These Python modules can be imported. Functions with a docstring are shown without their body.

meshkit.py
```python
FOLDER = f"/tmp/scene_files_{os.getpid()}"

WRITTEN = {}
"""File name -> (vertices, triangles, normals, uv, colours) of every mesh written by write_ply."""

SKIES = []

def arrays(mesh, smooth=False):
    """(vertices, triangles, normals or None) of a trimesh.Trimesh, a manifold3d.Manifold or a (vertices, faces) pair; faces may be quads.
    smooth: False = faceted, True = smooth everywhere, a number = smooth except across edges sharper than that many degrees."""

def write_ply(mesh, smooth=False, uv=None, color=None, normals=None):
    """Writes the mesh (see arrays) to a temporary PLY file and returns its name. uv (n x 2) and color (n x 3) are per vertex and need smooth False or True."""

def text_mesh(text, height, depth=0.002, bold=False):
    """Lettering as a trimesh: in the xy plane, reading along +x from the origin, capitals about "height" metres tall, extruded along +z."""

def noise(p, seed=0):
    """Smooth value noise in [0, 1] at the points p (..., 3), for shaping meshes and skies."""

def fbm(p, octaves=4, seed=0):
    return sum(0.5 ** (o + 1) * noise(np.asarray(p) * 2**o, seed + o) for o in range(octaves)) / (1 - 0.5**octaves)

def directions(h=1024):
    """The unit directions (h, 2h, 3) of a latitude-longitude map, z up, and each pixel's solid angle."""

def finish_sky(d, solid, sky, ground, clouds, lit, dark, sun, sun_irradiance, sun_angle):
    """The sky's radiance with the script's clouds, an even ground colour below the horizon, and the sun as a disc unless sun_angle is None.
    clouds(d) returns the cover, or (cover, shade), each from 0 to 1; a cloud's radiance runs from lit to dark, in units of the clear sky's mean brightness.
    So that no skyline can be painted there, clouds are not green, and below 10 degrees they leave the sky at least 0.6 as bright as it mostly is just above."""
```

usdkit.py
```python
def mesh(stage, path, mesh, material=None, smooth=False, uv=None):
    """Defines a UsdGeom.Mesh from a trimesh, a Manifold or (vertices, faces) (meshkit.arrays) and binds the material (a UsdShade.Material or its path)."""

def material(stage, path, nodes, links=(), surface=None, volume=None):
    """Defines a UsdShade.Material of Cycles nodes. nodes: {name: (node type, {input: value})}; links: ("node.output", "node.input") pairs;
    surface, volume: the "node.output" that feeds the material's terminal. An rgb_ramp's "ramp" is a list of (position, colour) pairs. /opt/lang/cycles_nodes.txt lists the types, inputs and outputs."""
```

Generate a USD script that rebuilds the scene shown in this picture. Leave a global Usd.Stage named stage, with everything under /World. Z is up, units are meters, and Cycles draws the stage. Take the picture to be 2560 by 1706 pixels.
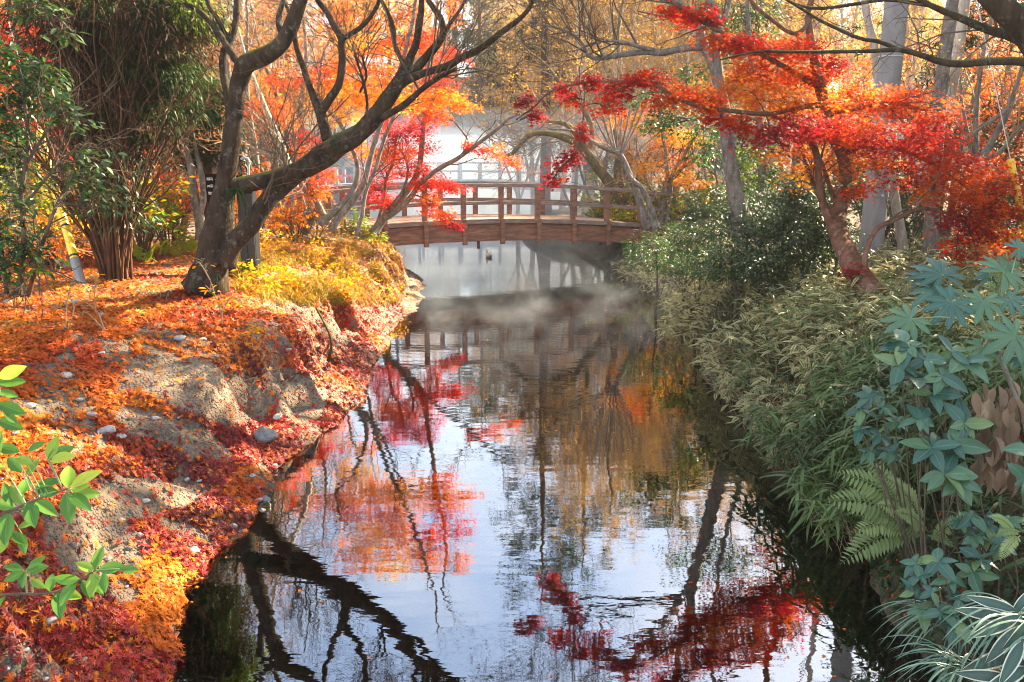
import math, random, numpy as np, trimesh, usdkit, meshkit
from pxr import Usd, UsdGeom, UsdLux, UsdShade, Gf, Sdf, Vt

stage = Usd.Stage.CreateInMemory()
UsdGeom.SetStageUpAxis(stage, 'Z')
UsdGeom.SetStageMetersPerUnit(stage, 1.0)
W = UsdGeom.Xform.Define(stage, '/World')
UsdGeom.Scope.Define(stage, '/World/Looks')

# ---------------------------------------------------------------- camera, sky, sun, exposure
PX, CX, CY, EYE = 2176.0, 1280.0, 853.0, np.array([0.0, 0.0, 3.0])
PITCH = math.atan(451 / PX)
cam = UsdGeom.Camera.Define(stage, '/World/camera')
cam.CreateHorizontalApertureAttr(36.0)
cam.CreateFocalLengthAttr(36.0 * PX / 2560)
cam.CreateClippingRangeAttr((0.05, 4000))
cam.AddTranslateOp().Set(tuple(EYE))
cam.AddRotateXOp().Set(90 - math.degrees(PITCH))
cam.CreateExposureAttr(3.6)

SUN_AZ, SUN_EL = math.radians(50), math.radians(32)
SUN = np.array([math.sin(SUN_AZ) * math.cos(SUN_EL), math.cos(SUN_AZ) * math.cos(SUN_EL), math.sin(SUN_EL)])
usdkit.material(stage, '/World/Looks/sky', {
    't': ('sky_texture', {'sky_type': 'single_scattering', 'sun_disc': False, 'sun_elevation': SUN_EL, 'sun_rotation': SUN_AZ, 'aerosol_density': 1.0}),
    'tc': ('texture_coordinate', {}), 'mp': ('mapping', {'scale': (1, 1, 2.4)}), 'n': ('noise_texture', {'scale': 2.6, 'detail': 5.0, 'roughness': .55}), 'cr': ('map_range', {'from_min': .42, 'from_max': .70, 'to_min': .05, 'to_max': .75, 'clamp': True}), 'mx': ('mix_color', {'b': (6.6, 6.5, 6.4), 'use_clamp': False}),
    'b': ('background_shader', {'strength': 0.053})}, [('tc.generated', 'mp.vector'), ('mp.vector', 'n.vector'), ('n.fac', 'cr.value'), ('cr.result', 'mx.fac'), ('t.color', 'mx.a'), ('mx.result', 'b.color')], surface='b.background')
sky = UsdLux.DomeLight.Define(stage, '/World/sky')
UsdShade.MaterialBindingAPI.Apply(sky.GetPrim()).Bind(UsdShade.Material.Get(stage, '/World/Looks/sky'))
sky.GetPrim().SetCustomDataByKey('kind', 'structure')
sun = UsdLux.DistantLight.Define(stage, '/World/sun')
sun.CreateNormalizeAttr(True); sun.CreateIntensityAttr(1.25); sun.CreateAngleAttr(0.5); sun.CreateColorAttr((1, 0.82, 0.56))
sun.AddRotateZOp().Set(-math.degrees(SUN_AZ)); sun.AddRotateXOp().Set(-(90 - math.degrees(SUN_EL)))

# ---------------------------------------------------------------- helpers
def at(x, y, Y):
    """The point at distance Y ahead that stands where the photograph's pixel (x, y) is."""
    u, v = (x - CX) / PX, (CY - y) / PX
    d = np.array([u, math.cos(PITCH) + v * math.sin(PITCH), -math.sin(PITCH) + v * math.cos(PITCH)])
    return EYE + d * (Y / d[1])
def rays(x, y):
    u, v = (np.asarray(x, float) - CX) / PX, (CY - np.asarray(y, float)) / PX
    return np.stack([u, math.cos(PITCH) + v * math.sin(PITCH), -math.sin(PITCH) + v * math.cos(PITCH)], -1)
def to_px(p):
    q = np.asarray(p, float) - EYE
    f = q[..., 1] * math.cos(PITCH) - q[..., 2] * math.sin(PITCH)
    up = q[..., 1] * math.sin(PITCH) + q[..., 2] * math.cos(PITCH)
    return np.stack([CX + PX * q[..., 0] / f, CY - PX * up / f], -1)
def inside(poly, p):
    poly, x, y = np.asarray(poly, float), p[..., 0], p[..., 1]
    r = np.zeros(x.shape, bool); j = len(poly) - 1
    for i in range(len(poly)):
        (xi, yi), (xj, yj) = poly[i], poly[j]
        r ^= ((yi > y) != (yj > y)) & (x < (xj - xi) * (y - yi) / (yj - yi + 1e-12) + xi); j = i
    return r

taken = {}
def numbered(path):
    n = taken.get(path, 0); taken[path] = n + 1
    return path if n == 0 else f'{path}_{n:03d}'
def tag(o, label=None, cat=None, group=None, kind=None):
    p = o.GetPrim() if hasattr(o, 'GetPrim') else o
    for k, v in (('label', label), ('category', cat), ('group', group), ('kind', kind)):
        if v: p.SetCustomDataByKey(k, v)
    return o
def thing(name, label, cat, group=None, loc=None, rotz=None, scale=None):
    x = UsdGeom.Xform.Define(stage, numbered('/World/' + name))
    if loc is not None: x.AddTranslateOp().Set(tuple(float(c) for c in loc))
    if rotz is not None: x.AddRotateZOp().Set(float(rotz))
    if scale is not None: x.AddScaleOp().Set((scale,) * 3 if np.ndim(scale) == 0 else tuple(scale))
    return tag(x, label, cat, group)
def part(name, mesh, mat, parent=None, smooth=False, label=None, kind=None, prim=None, **kw):
    base = parent.GetPath().pathString if parent is not None else '/World'
    m = usdkit.mesh(stage, numbered(base + '/' + name), mesh, '/World/Looks/' + mat, smooth=smooth, **kw)
    return tag(m, label, kind=kind)
def origin(parent, mesh, loc):
    v, f = mesh
    return (v - np.asarray(loc), f)

# ---- meshes
def join(ms):
    ms = [m for m in ms if m is not None and len(m[0])]
    n = np.cumsum([0] + [len(m[0]) for m in ms])
    return np.vstack([m[0] for m in ms]), np.vstack([m[1] + a for m, a in zip(ms, n)])
def tubes(P, R, sides=3, cap=False):
    """N polylines of n points each (N, n, 3) with radii (N, n) as tapered tubes in one mesh."""
    P, R = np.asarray(P, float), np.asarray(R, float)
    N, n, _ = P.shape
    t = np.gradient(P, axis=1); t /= np.linalg.norm(t, axis=-1, keepdims=True) + 1e-12
    m = t.mean(1, keepdims=True)
    ref = np.where(np.abs(m[..., 2:]) < 0.8, [0, 0, 1.0], [0, 1.0, 0])
    a = np.cross(t, np.broadcast_to(ref, t.shape)); a /= np.linalg.norm(a, axis=-1, keepdims=True) + 1e-12
    b = np.cross(t, a)
    g = np.arange(sides) * 2 * np.pi / sides
    v = P[:, :, None] + R[:, :, None, None] * (np.cos(g)[:, None] * a[:, :, None] + np.sin(g)[:, None] * b[:, :, None])
    i, j = np.meshgrid(np.arange(n - 1), np.arange(sides), indexing='ij')
    k = (j + 1) % sides
    q = np.stack([i * sides + j, i * sides + k, (i + 1) * sides + k, (i + 1) * sides + j], -1).reshape(-1, 4)
    f = np.vstack([q[:, [0, 2, 1]], q[:, [0, 3, 2]]])
    if cap:
        e = (n - 1) * sides
        f = np.vstack([f, [[e, e + x, e + x + 1][::-1] for x in range(1, sides - 1)], [[0, x, x + 1] for x in range(1, sides - 1)]])
    f = (f[None] + (np.arange(N) * n * sides)[:, None, None]).reshape(-1, 3)
    return v.reshape(-1, 3), f
def spline(c, n):
    """Catmull-Rom through the control rows c (any width), n points, spaced evenly along it."""
    c = np.asarray(c, float)
    if len(c) == 2: c = np.vstack([c[0], c.mean(0), c[1]])
    e = np.vstack([2 * c[0] - c[1], c, 2 * c[-1] - c[-2]])
    out = []
    for i in range(len(c) - 1):
        p0, p1, p2, p3 = e[i:i + 4]; t = np.linspace(0, 1, 12, endpoint=False)[:, None]
        out.append(.5 * (2 * p1 + (p2 - p0) * t + (2 * p0 - 5 * p1 + 4 * p2 - p3) * t**2 + (3 * p1 - p0 - 3 * p2 + p3) * t**3))
    out = np.vstack(out + [c[-1:]])
    s = np.r_[0, np.cumsum(np.linalg.norm(np.diff(out[:, :3], axis=0), axis=1))]
    x = np.linspace(0, s[-1], n)
    return np.stack([np.interp(x, s, out[:, k]) for k in range(c.shape[1])], 1)
def limb_mesh(c, sides=12, n=None, rough=0.07, freq=5.0, flare=0.0, seed=0):
    """A trunk or limb: rows (x, y, z, radius); bark lumps by noise; flare widens the foot."""
    c = np.asarray(c, float)
    L = np.linalg.norm(np.diff(c[:, :3], axis=0), axis=1).sum()
    n = n or int(np.clip(L / 0.09, 8, 70))
    s = spline(c, n); p, r = s[:, :3], np.maximum(s[:, 3], .002)
    if flare: r = r * (1 + flare * np.exp(-np.linspace(0, L, n) / 0.22))
    v, f = tubes(p[None], r[None], sides, cap=True)
    ax = np.repeat(p, sides, 0); d = v - ax
    k = meshkit.fbm(np.c_[v * freq + seed * 7.3], 3, seed) - .5
    k2 = meshkit.noise(v * np.array([14, 14, 3.0]) + seed, seed + 5) - .5
    return ax + d * (1 + rough * 4 * k + rough * 1.2 * k2)[:, None], f
def rgen(seed): return np.random.default_rng(seed)
def unit(v): return v / (np.linalg.norm(v, axis=-1, keepdims=True) + 1e-12)
def sprout(P, R, k, rng, ang=(30, 65), ratio=.55, up=.15, n=5, tmin=.25, tmax=1., wob=.25, rr=.6, length=None, rmin=.0015, flat=1., rmax=.016):
    """k children on each of the polylines."""
    N, m, _ = P.shape
    t = rng.uniform(tmin, tmax, (N, k)); i = t * (m - 1); a = np.clip(i.astype(int), 0, m - 2); w = (i - a)[..., None]
    idx = np.arange(N)[:, None]
    pos = P[idx, a] * (1 - w) + P[idx, a + 1] * w
    rad = R[idx, a] * (1 - w[..., 0]) + R[idx, a + 1] * w[..., 0]
    tan = unit(P[idx, a + 1] - P[idx, a])
    q = rng.normal(size=tan.shape); q[..., 2] *= flat; q = unit(q - (q * tan).sum(-1, keepdims=True) * tan)
    an = np.radians(rng.uniform(*ang, (N, k)))[..., None]
    d = unit(np.cos(an) * tan + np.sin(an) * q + np.array([0, 0, up]))
    L = np.linalg.norm(np.diff(P, axis=1), axis=-1).sum(1)[:, None] if length is None else np.full((N, 1), length)
    L = (L * ratio * rng.uniform(.55, 1.2, (N, k)) * (1.25 - .5 * t)).reshape(-1)
    pos, d, r0 = pos.reshape(-1, 3), d.reshape(-1, 3), np.clip(rad.reshape(-1) * rr, rmin, rmax)
    out = [pos]
    for j in range(n - 1):
        out.append(out[-1] + d * (L / (n - 1))[:, None])
        d = unit(d + rng.normal(size=d.shape) * wob + np.array([0, 0, up * .35]))
    return np.stack(out, 1), r0[:, None] * np.linspace(1, .45, n)[None]
def along(P, k, rng, jitter=.03, tmin=.3):
    N, m, _ = P.shape
    i = rng.uniform(tmin, 1, (N, k)) * (m - 1); a = np.clip(i.astype(int), 0, m - 2); w = (i - a)[..., None]
    idx = np.arange(N)[:, None]
    p = P[idx, a] * (1 - w) + P[idx, a + 1] * w
    return p.reshape(-1, 3) + rng.normal(size=(N * k, 3)) * jitter

# ---- leaves
def star(lobes=5):
    A = {7: [0, 38, 78, 122], 5: [0, 48, 100], 3: [0, 70]}[lobes]; Rr = {7: [1, .95, .8, .5], 5: [1, .92, .62], 3: [1, .8]}[lobes]
    rim = []
    for k, (a, r) in enumerate(zip(A, Rr)):
        rim.append((a, r))
        if k < len(A) - 1: rim.append(((a + A[k + 1]) / 2, .34 if lobes > 3 else .28))
    full = [(-a, r) for a, r in rim[:0:-1]] + rim + [(180, .12)]
    v = [(0, 0, 0)] + [(r * math.sin(math.radians(a)), r * math.cos(math.radians(a)), -.22 * r * r) for a, r in full]
    m = len(full)
    f = [(0, 1 + (i + 1) % m, 1 + i) for i in range(m)]
    return np.array(v, float), np.array(f)
def oval(w=.36, fold=.06, n=2, bend=.12):
    """A lance or oval leaf of length 1 from the stalk at the origin, folded along its midrib."""
    if n == 1: v = [(0, 0, 0), (-w / 2, .45, fold), (0, .5, 0), (w / 2, .45, fold), (0, 1, -bend)]; f = [(0, 2, 1), (0, 3, 2), (1, 2, 4), (2, 3, 4)]; return np.array(v, float), np.array(f)
    v, f = [], []
    for j in range(n + 2):
        t = j / (n + 1); b = w / 2 * (math.sin(math.pi * min(1, t ** .85)) ** .8 if 0 < t < 1 else .02)
        v += [(-b, t, fold * b / (w / 2) - bend * t * t), (0, t, -bend * t * t), (b, t, fold * b / (w / 2) - bend * t * t)]
    for j in range(n + 1):
        a = 3 * j
        f += [(a, a + 1, a + 4), (a, a + 4, a + 3), (a + 1, a + 2, a + 5), (a + 1, a + 5, a + 4)]
    return np.array(v, float), np.array(f)
KITE = (np.array([(0, 0, 0), (-.3, .5, .06), (0, 1, 0), (.3, .5, .06)], float), np.array([(0, 2, 1), (0, 3, 2)]))
def scatter(tpl, pos, nrm, head, size):
    """One mesh with a leaf at every pos; nrm is its upper side, head where its tip points."""
    V, F = tpl; N = len(pos)
    n = unit(np.asarray(nrm, float)); h = np.asarray(head, float); h = unit(h - (h * n).sum(-1, keepdims=True) * n); s = np.cross(h, n)
    B = np.stack([s, h, n], 1) * np.asarray(size, float).reshape(-1, 1, 1)
    v = np.einsum('mk,nkj->nmj', V, B) + pos[:, None]
    return v.reshape(-1, 3), (F[None] + (np.arange(N) * len(V))[:, None, None]).reshape(-1, 3)
def leafy(tpl, pos, size, rng, tilt=.55, droop=.2, var=.3):
    N = len(pos)
    n = np.c_[rng.normal(size=(N, 2)) * tilt, np.ones(N)]
    a = rng.uniform(0, 2 * np.pi, N); h = np.c_[np.cos(a), np.sin(a), -droop * np.ones(N)]
    return scatter(tpl, pos, n, h, size * rng.uniform(1 - var, 1 + var, N))

# ---- materials
def mat(name, nodes, links, surface, volume=None):
    return usdkit.material(stage, '/World/Looks/' + name, nodes, links, surface=surface, volume=volume)
def leaf_mat(name, ramp, trans=.5, noise=1.2, gloss=.1, sat=1.0, tint=None, mixn=.5):
    """Leaves: colour from the leaf's own random number and a slow drift through the crown; light shines through."""
    t = [(p, tuple(min(1, c * .95) for c in col)) for p, col in ramp] if tint is None else tint
    nodes = {'g': ('geometry', {}), 'n': ('noise_texture', {'scale': noise, 'detail': 1.0}), 'a': ('mix_float', {'fac': mixn}), 'r': ('rgb_ramp', {'ramp': ramp}), 'r2': ('rgb_ramp', {'ramp': t}),
             'mr': ('map_range', {'from_min': .32, 'from_max': .68, 'to_min': 0.0, 'to_max': 1.0, 'clamp': True}),
             'd': ('principled_bsdf', {'roughness': .45, 'specular_ior_level': gloss}), 'tr': ('translucent_bsdf', {}), 'm': ('mix_closure', {'fac': trans})}
    mat(name, nodes, [('g.position', 'n.vector'), ('n.fac', 'mr.value'), ('mr.result', 'a.a'), ('g.random_per_island', 'a.b'), ('a.result', 'r.fac'), ('a.result', 'r2.fac'),
                      ('r.color', 'd.base_color'), ('r2.color', 'tr.color'), ('d.BSDF', 'm.closure1'), ('tr.BSDF', 'm.closure2')], 'm.closure')
def solid_mat(name, ramp, scale=6, rough=.8, bump=.3, detail=6, stretch=(1, 1, 1), bscale=None, dist=.02, spec=.3, space='object'):
    nodes = {'tc': ('geometry', {}) if space == 'world' else ('texture_coordinate', {}), 'mp': ('mapping', {'scale': stretch}), 'n': ('noise_texture', {'scale': scale, 'detail': detail, 'roughness': .65}),
             'n2': ('noise_texture', {'scale': bscale or scale * 4, 'detail': 5.0, 'roughness': .7}), 'r': ('rgb_ramp', {'ramp': ramp}),
             'b': ('bump', {'strength': bump, 'distance': dist}), 'p': ('principled_bsdf', {'roughness': rough, 'specular_ior_level': spec})}
    mat(name, nodes, [('tc.position' if space == 'world' else 'tc.object', 'mp.vector'), ('mp.vector', 'n.vector'), ('mp.vector', 'n2.vector'), ('n.fac', 'r.fac'), ('n2.fac', 'b.height'), ('r.color', 'p.base_color'), ('b.normal', 'p.normal')], 'p.BSDF')
def bark_mat(name, dark, light, moss=0.0, moss_col=(.10, .12, .02), lichen=0.0, scale=5, bump=.6):
    """Bark with ridges along the grain, pale lichen blotches and moss on what faces up."""
    nodes = {'g': ('geometry', {}), 'mp': ('mapping', {'scale': (1, 1, .35)}), 'n': ('noise_texture', {'scale': scale * 2, 'detail': 8.0, 'roughness': .7}), 'r': ('rgb_ramp', {'ramp': [(.3, dark), (.68, light)]}),
             'l': ('noise_texture', {'scale': scale * 2.3, 'detail': 6.0, 'roughness': .75}), 'lr': ('rgb_ramp', {'ramp': [(.56, (0, 0, 0)), (.64, (1, 1, 1))]}), 'lm': ('math', {'math_type': 'multiply', 'value2': lichen}),
             'ml': ('mix_color', {'b': (.34, .36, .33)}),
             's': ('separate_xyz', {}), 'mn': ('noise_texture', {'scale': 3.5, 'detail': 5.0}), 'ma': ('math', {'math_type': 'multiply_add', 'value2': .8, 'value3': -.15}), 'mb': ('math', {'math_type': 'multiply'}),
             'mc': ('map_range', {'from_min': .14, 'from_max': .3, 'to_min': 0., 'to_max': moss, 'clamp': True}), 'mm': ('mix_color', {'b': moss_col}),
             'n2': ('noise_texture', {'scale': scale * 6, 'detail': 6.0, 'roughness': .7}), 'b': ('bump', {'strength': bump, 'distance': .03}), 'p': ('principled_bsdf', {'roughness': .9, 'specular_ior_level': .08})}
    mat(name, nodes, [('g.position', 'mp.vector'), ('mp.vector', 'n.vector'), ('n.fac', 'r.fac'), ('g.position', 'l.vector'), ('l.fac', 'lr.fac'), ('lr.color', 'lm.value1'), ('r.color', 'ml.a'), ('lm.value', 'ml.fac'),
                      ('g.normal', 's.vector'), ('g.position', 'mn.vector'), ('s.z', 'ma.value1'), ('ma.value', 'mb.value1'), ('mn.fac', 'mb.value2'), ('mb.value', 'mc.value'), ('mc.result', 'mm.fac'), ('ml.result', 'mm.a'),
                      ('mp.vector', 'n2.vector'), ('n2.fac', 'b.height'), ('mm.result', 'p.base_color'), ('b.normal', 'p.normal')], 'p.BSDF')

bark_mat('bark_dark', (.006, .004, .003), (.05, .032, .019), moss=.7, lichen=.13, scale=4, bump=1.0)
bark_mat('bark_grey', (.05, .04, .032), (.19, .165, .14), moss=.3, lichen=.5, scale=6)
bark_mat('bark_red', (.045, .018, .012), (.15, .072, .045), moss=.1, lichen=.2, scale=4, bump=.4)
bark_mat('bark_mossy', (.03, .022, .012), (.13, .1, .05), moss=1.0, moss_col=(.16, .15, .015), lichen=.1, scale=5)
bark_mat('bark_pale', (.16, .12, .09), (.42, .36, .29), moss=.1, lichen=.6, scale=4, bump=.3)
bark_mat('bark_cedar', (.022, .010, .006), (.11, .052, .026), scale=7, bump=.8)
bark_mat('twig_dark', (.03, .022, .016), (.10, .075, .05), scale=5, bump=.1)
bark_mat('twig_tan', (.14, .09, .05), (.30, .21, .13), scale=5, bump=.1)

CRIM = [(0, (.16, .006, .016)), (.45, (.38, .012, .012)), (1, (.56, .06, .008))]
RED = [(0, (.30, .008, .006)), (.4, (.46, .022, .004)), (1, (.54, .085, .005))]
REDOR = [(0, (.42, .022, .004)), (.4, (.53, .08, .004)), (1, (.57, .17, .006))]
ORANGE = [(0, (.50, .09, .004)), (.45, (.56, .18, .006)), (1, (.58, .28, .010))]
YELLOW = [(0, (.54, .19, .006)), (.5, (.58, .31, .008)), (1, (.52, .40, .02))]
for n_, r_ in (('leaf_crimson', CRIM), ('leaf_red', RED), ('leaf_redorange', REDOR), ('leaf_orange', ORANGE), ('leaf_yellow', YELLOW)): leaf_mat(n_, r_, trans=.6, noise=2.2, gloss=.04, tint=[(p, tuple(min(.9, c * 1.25) for c in col)) for p, col in r_])
leaf_mat('leaf_tan', [(0, (.34, .16, .02)), (.5, (.54, .32, .05)), (1, (.6, .44, .10))], trans=.5)
leaf_mat('leaf_rust', [(0, (.22, .06, .015)), (.5, (.4, .13, .02)), (1, (.5, .24, .05))], trans=.5)
leaf_mat('leaf_green', [(0, (.015, .045, .008)), (.6, (.04, .10, .015)), (1, (.14, .20, .02))], trans=.45, gloss=.3)
leaf_mat('leaf_lime', [(0, (.08, .16, .01)), (.5, (.2, .28, .015)), (1, (.45, .42, .03))], trans=.5)
leaf_mat('leaf_evergreen', [(0, (.014, .034, .009)), (.6, (.036, .072, .016)), (1, (.10, .13, .025))], trans=.3, gloss=.3)
leaf_mat('leaf_cedar', [(0, (.010, .022, .005)), (.6, (.03, .055, .008)), (1, (.11, .10, .015))], trans=.3, gloss=.05)
leaf_mat('leaf_brown', [(0, (.022, .010, .006)), (.6, (.055, .025, .011)), (1, (.12, .06, .025))], trans=.25, gloss=.03)
leaf_mat('leaf_teal', [(0, (.03, .10, .085)), (.6, (.055, .16, .13)), (1, (.09, .2, .13))], trans=.2, gloss=.7)
leaf_mat('leaf_litter', [(0, (.34, .05, .01)), (.25, (.52, .13, .012)), (.55, (.60, .25, .02)), (.8, (.64, .38, .05)), (1, (.62, .46, .18))], trans=.25, noise=1.1, gloss=.1, mixn=.6)
leaf_mat('leaf_litter_red', [(0, (.11, .012, .01)), (.4, (.32, .022, .012)), (.75, (.5, .08, .018)), (1, (.6, .28, .1))], trans=.25, noise=1.4, gloss=.25, mixn=.6)
# ---------------------------------------------------------------- the ground: two banks, the bed of the stream, the lake behind
LY = [-20, 2, 4.6, 6.5, 8.5, 10.9, 12.7, 15, 18.3, 21.3, 23, 26, 29, 33, 38, 46, 60, 75]
LX = [-1.9, -1.85, -2.0, -2.25, -2.4, -1.9, -2.1, -2.2, -1.95, -2.15, -2.5, -3.6, -6, -10, -15, -20, -24, -26]
RY = [-20, 2, 4.6, 7.4, 12.1, 15, 19, 22, 24.4, 27.8, 31, 33.5, 37, 41, 46, 60, 75]
RX = [2.4, 2.4, 2.5, 2.85, 2.75, 3.3, 3.75, 3.4, 3.0, 2.6, 2.0, .4, .2, .8, 4.5, 7, 9]
FAR_SHORE = 78.0
def sstep(x, a, b):
    t = np.clip((x - a) / (b - a), 0, 1); return t * t * (3 - 2 * t)
def ground_exact(x, y):
    x, y = np.broadcast_arrays(np.asarray(x, float), np.asarray(y, float))
    p = np.stack([x, y, 0 * x], -1)
    wob = (meshkit.fbm(p * 1.3, 3, 3) - .5) * .5
    dl = np.interp(y, LY, LX) + wob - x
    dr = x - np.interp(y, RY, RX) - wob * .6
    far = sstep(y, 25, 34)
    n1, n2 = meshkit.fbm(p * .8, 4, 11) - .5, meshkit.fbm(p * 3.2, 4, 12) - .5
    rid = np.abs(meshkit.fbm(np.stack([x * 1.2 + y * 1.2, y * 3.4 - x * 1.5, 0 * x], -1), 4, 15) - .5)
    sc = sstep(meshkit.fbm(np.stack([y * .45, 0 * x, 0 * x + 3], -1), 2, 17), .38, .6)
    zl = 1.22 * (1 - np.exp(-(np.maximum(dl, 0) / 1.25) ** 1.35)) + .02 * np.clip(dl, 0, 40) + n1 * .28 * sstep(dl, .1, 1.5) + n2 * .10 * sstep(dl, .05, .6) - rid * .35 * sstep(dl, .2, .8) * (1 - sstep(dl, 1.6, 3))
    n3 = np.abs(meshkit.fbm(np.stack([x * 1.1 + y * 1.0, y * 3.6 - x * 1.6, 0 * x], -1), 5, 19) - .5)
    face = .16 * sstep(dl, 0, .25) + .92 * sstep(dl + n2 * .8, .35, .95) + .16 * sstep(dl, .95, 2.2)
    zl = zl * (1 - .75 * sc) + .75 * sc * (face + n1 * .15 * sstep(dl, .2, 1.5) + n2 * .06 * sstep(dl, .1, .6)) - n3 * .42 * sstep(dl, .15, .5) * (1 - sstep(dl, 1.8, 3.2)) + .05 * sstep(dl, .15, .6)
    zl = np.where(dl > 0, np.maximum(zl, .012 + .03 * np.clip(dl, 0, 1)), zl)
    zl = np.where(far > 0, zl * (1 - far) + far * (.9 * sstep(dl, 0, 3) + .03 * np.clip(dl, 0, 60)), zl)
    zr = .82 * (1 - np.exp(-(np.maximum(dr, 0) / .55) ** 1.2)) + .07 * np.clip(dr, 0, 30) + n1 * .4 * sstep(dr, .3, 2) + n2 * .1
    bed = -.55 * (1 - np.exp(-np.minimum(np.maximum(-dl, 0), np.maximum(-dr, 0)) / .9)) + n2 * .08 - .02
    z = np.where(dl > 0, zl, np.where(dr > 0, zr, bed))
    hill = (y - FAR_SHORE) * .30 - 1
    hill = np.where(y > FAR_SHORE - 4, np.clip(hill, -1, 13) + (meshkit.fbm(p * .03, 4, 21) - .5) * 7 * sstep(y, FAR_SHORE, FAR_SHORE + 40), -9)
    side = np.maximum(0, (np.abs(x) - 26 - .1 * np.abs(y))) * .28
    z = np.where((dl > 0) | (dr > 0), z + np.minimum(side, 9) * sstep(y, 10, 40), z)
    return np.where(y > FAR_SHORE - 6, np.maximum(z, hill), z)
def axis(lo, hi, step, out, grow):
    a = list(np.arange(lo, hi, step)); s = step
    while a[-1] < out: s *= grow; a.append(a[-1] + s)
    b, s = [lo], step
    while b[-1] > -out: s *= grow; b.append(b[-1] - s)
    return np.array(b[:0:-1] + a)
gx = axis(-7.5, 7.5, .055, 150, 1.16)
gy = np.r_[-60, -30, -14, -6, -2, .5, np.arange(2.2, 20, .07), np.arange(20, 34, .2), np.arange(34, 130, 2.0), np.array([140, 155, 180, 205, 230])]
GX, GY = np.meshgrid(gx, gy)
GZ = ground_exact(GX, GY)
def gz(x, y):
    x, y = np.asarray(x, float), np.asarray(y, float)
    i = np.clip(np.searchsorted(gx, x) - 1, 0, len(gx) - 2); j = np.clip(np.searchsorted(gy, y) - 1, 0, len(gy) - 2)
    a, b = (x - gx[i]) / (gx[i + 1] - gx[i]), (y - gy[j]) / (gy[j + 1] - gy[j])
    return (GZ[j, i] * (1 - a) + GZ[j, i + 1] * a) * (1 - b) + (GZ[j + 1, i] * (1 - a) + GZ[j + 1, i + 1] * a) * b
def gn(x, y, e=.08):
    return unit(np.stack([-(gz(x + e, y) - gz(x - e, y)) / (2 * e), -(gz(x, y + e) - gz(x, y - e)) / (2 * e), np.ones(np.shape(x))], -1))
def ground_at(x, y, zmin=-9, far=60):
    """Where the sight lines through the photograph's pixels meet the ground."""
    d = rays(np.atleast_1d(x), np.atleast_1d(y)); t = np.geomspace(2.5, far, 260)
    out = np.full((len(d), 3), np.nan)
    for s in range(0, len(d), 20000):
        q = EYE + d[s:s + 20000, None] * t[None, :, None]
        below = q[..., 2] < gz(q[..., 0], q[..., 1]); k = below.argmax(1); ok = below.any(1)
        lo, hi = t[np.maximum(k - 1, 0)], t[k]
        for _ in range(8):
            m = (lo + hi) / 2; p = EYE + d[s:s + 20000] * m[:, None]; u = p[:, 2] < gz(p[:, 0], p[:, 1])
            hi = np.where(u, m, hi); lo = np.where(u, lo, m)
        p = EYE + d[s:s + 20000] * hi[:, None]; p[~ok] = np.nan; out[s:s + 20000] = p
    return out
def foot(x, y):
    p = at(x, 853, y) if False else None
def stand(X, Y): return np.array([X, Y, float(gz(X, Y))])

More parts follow.
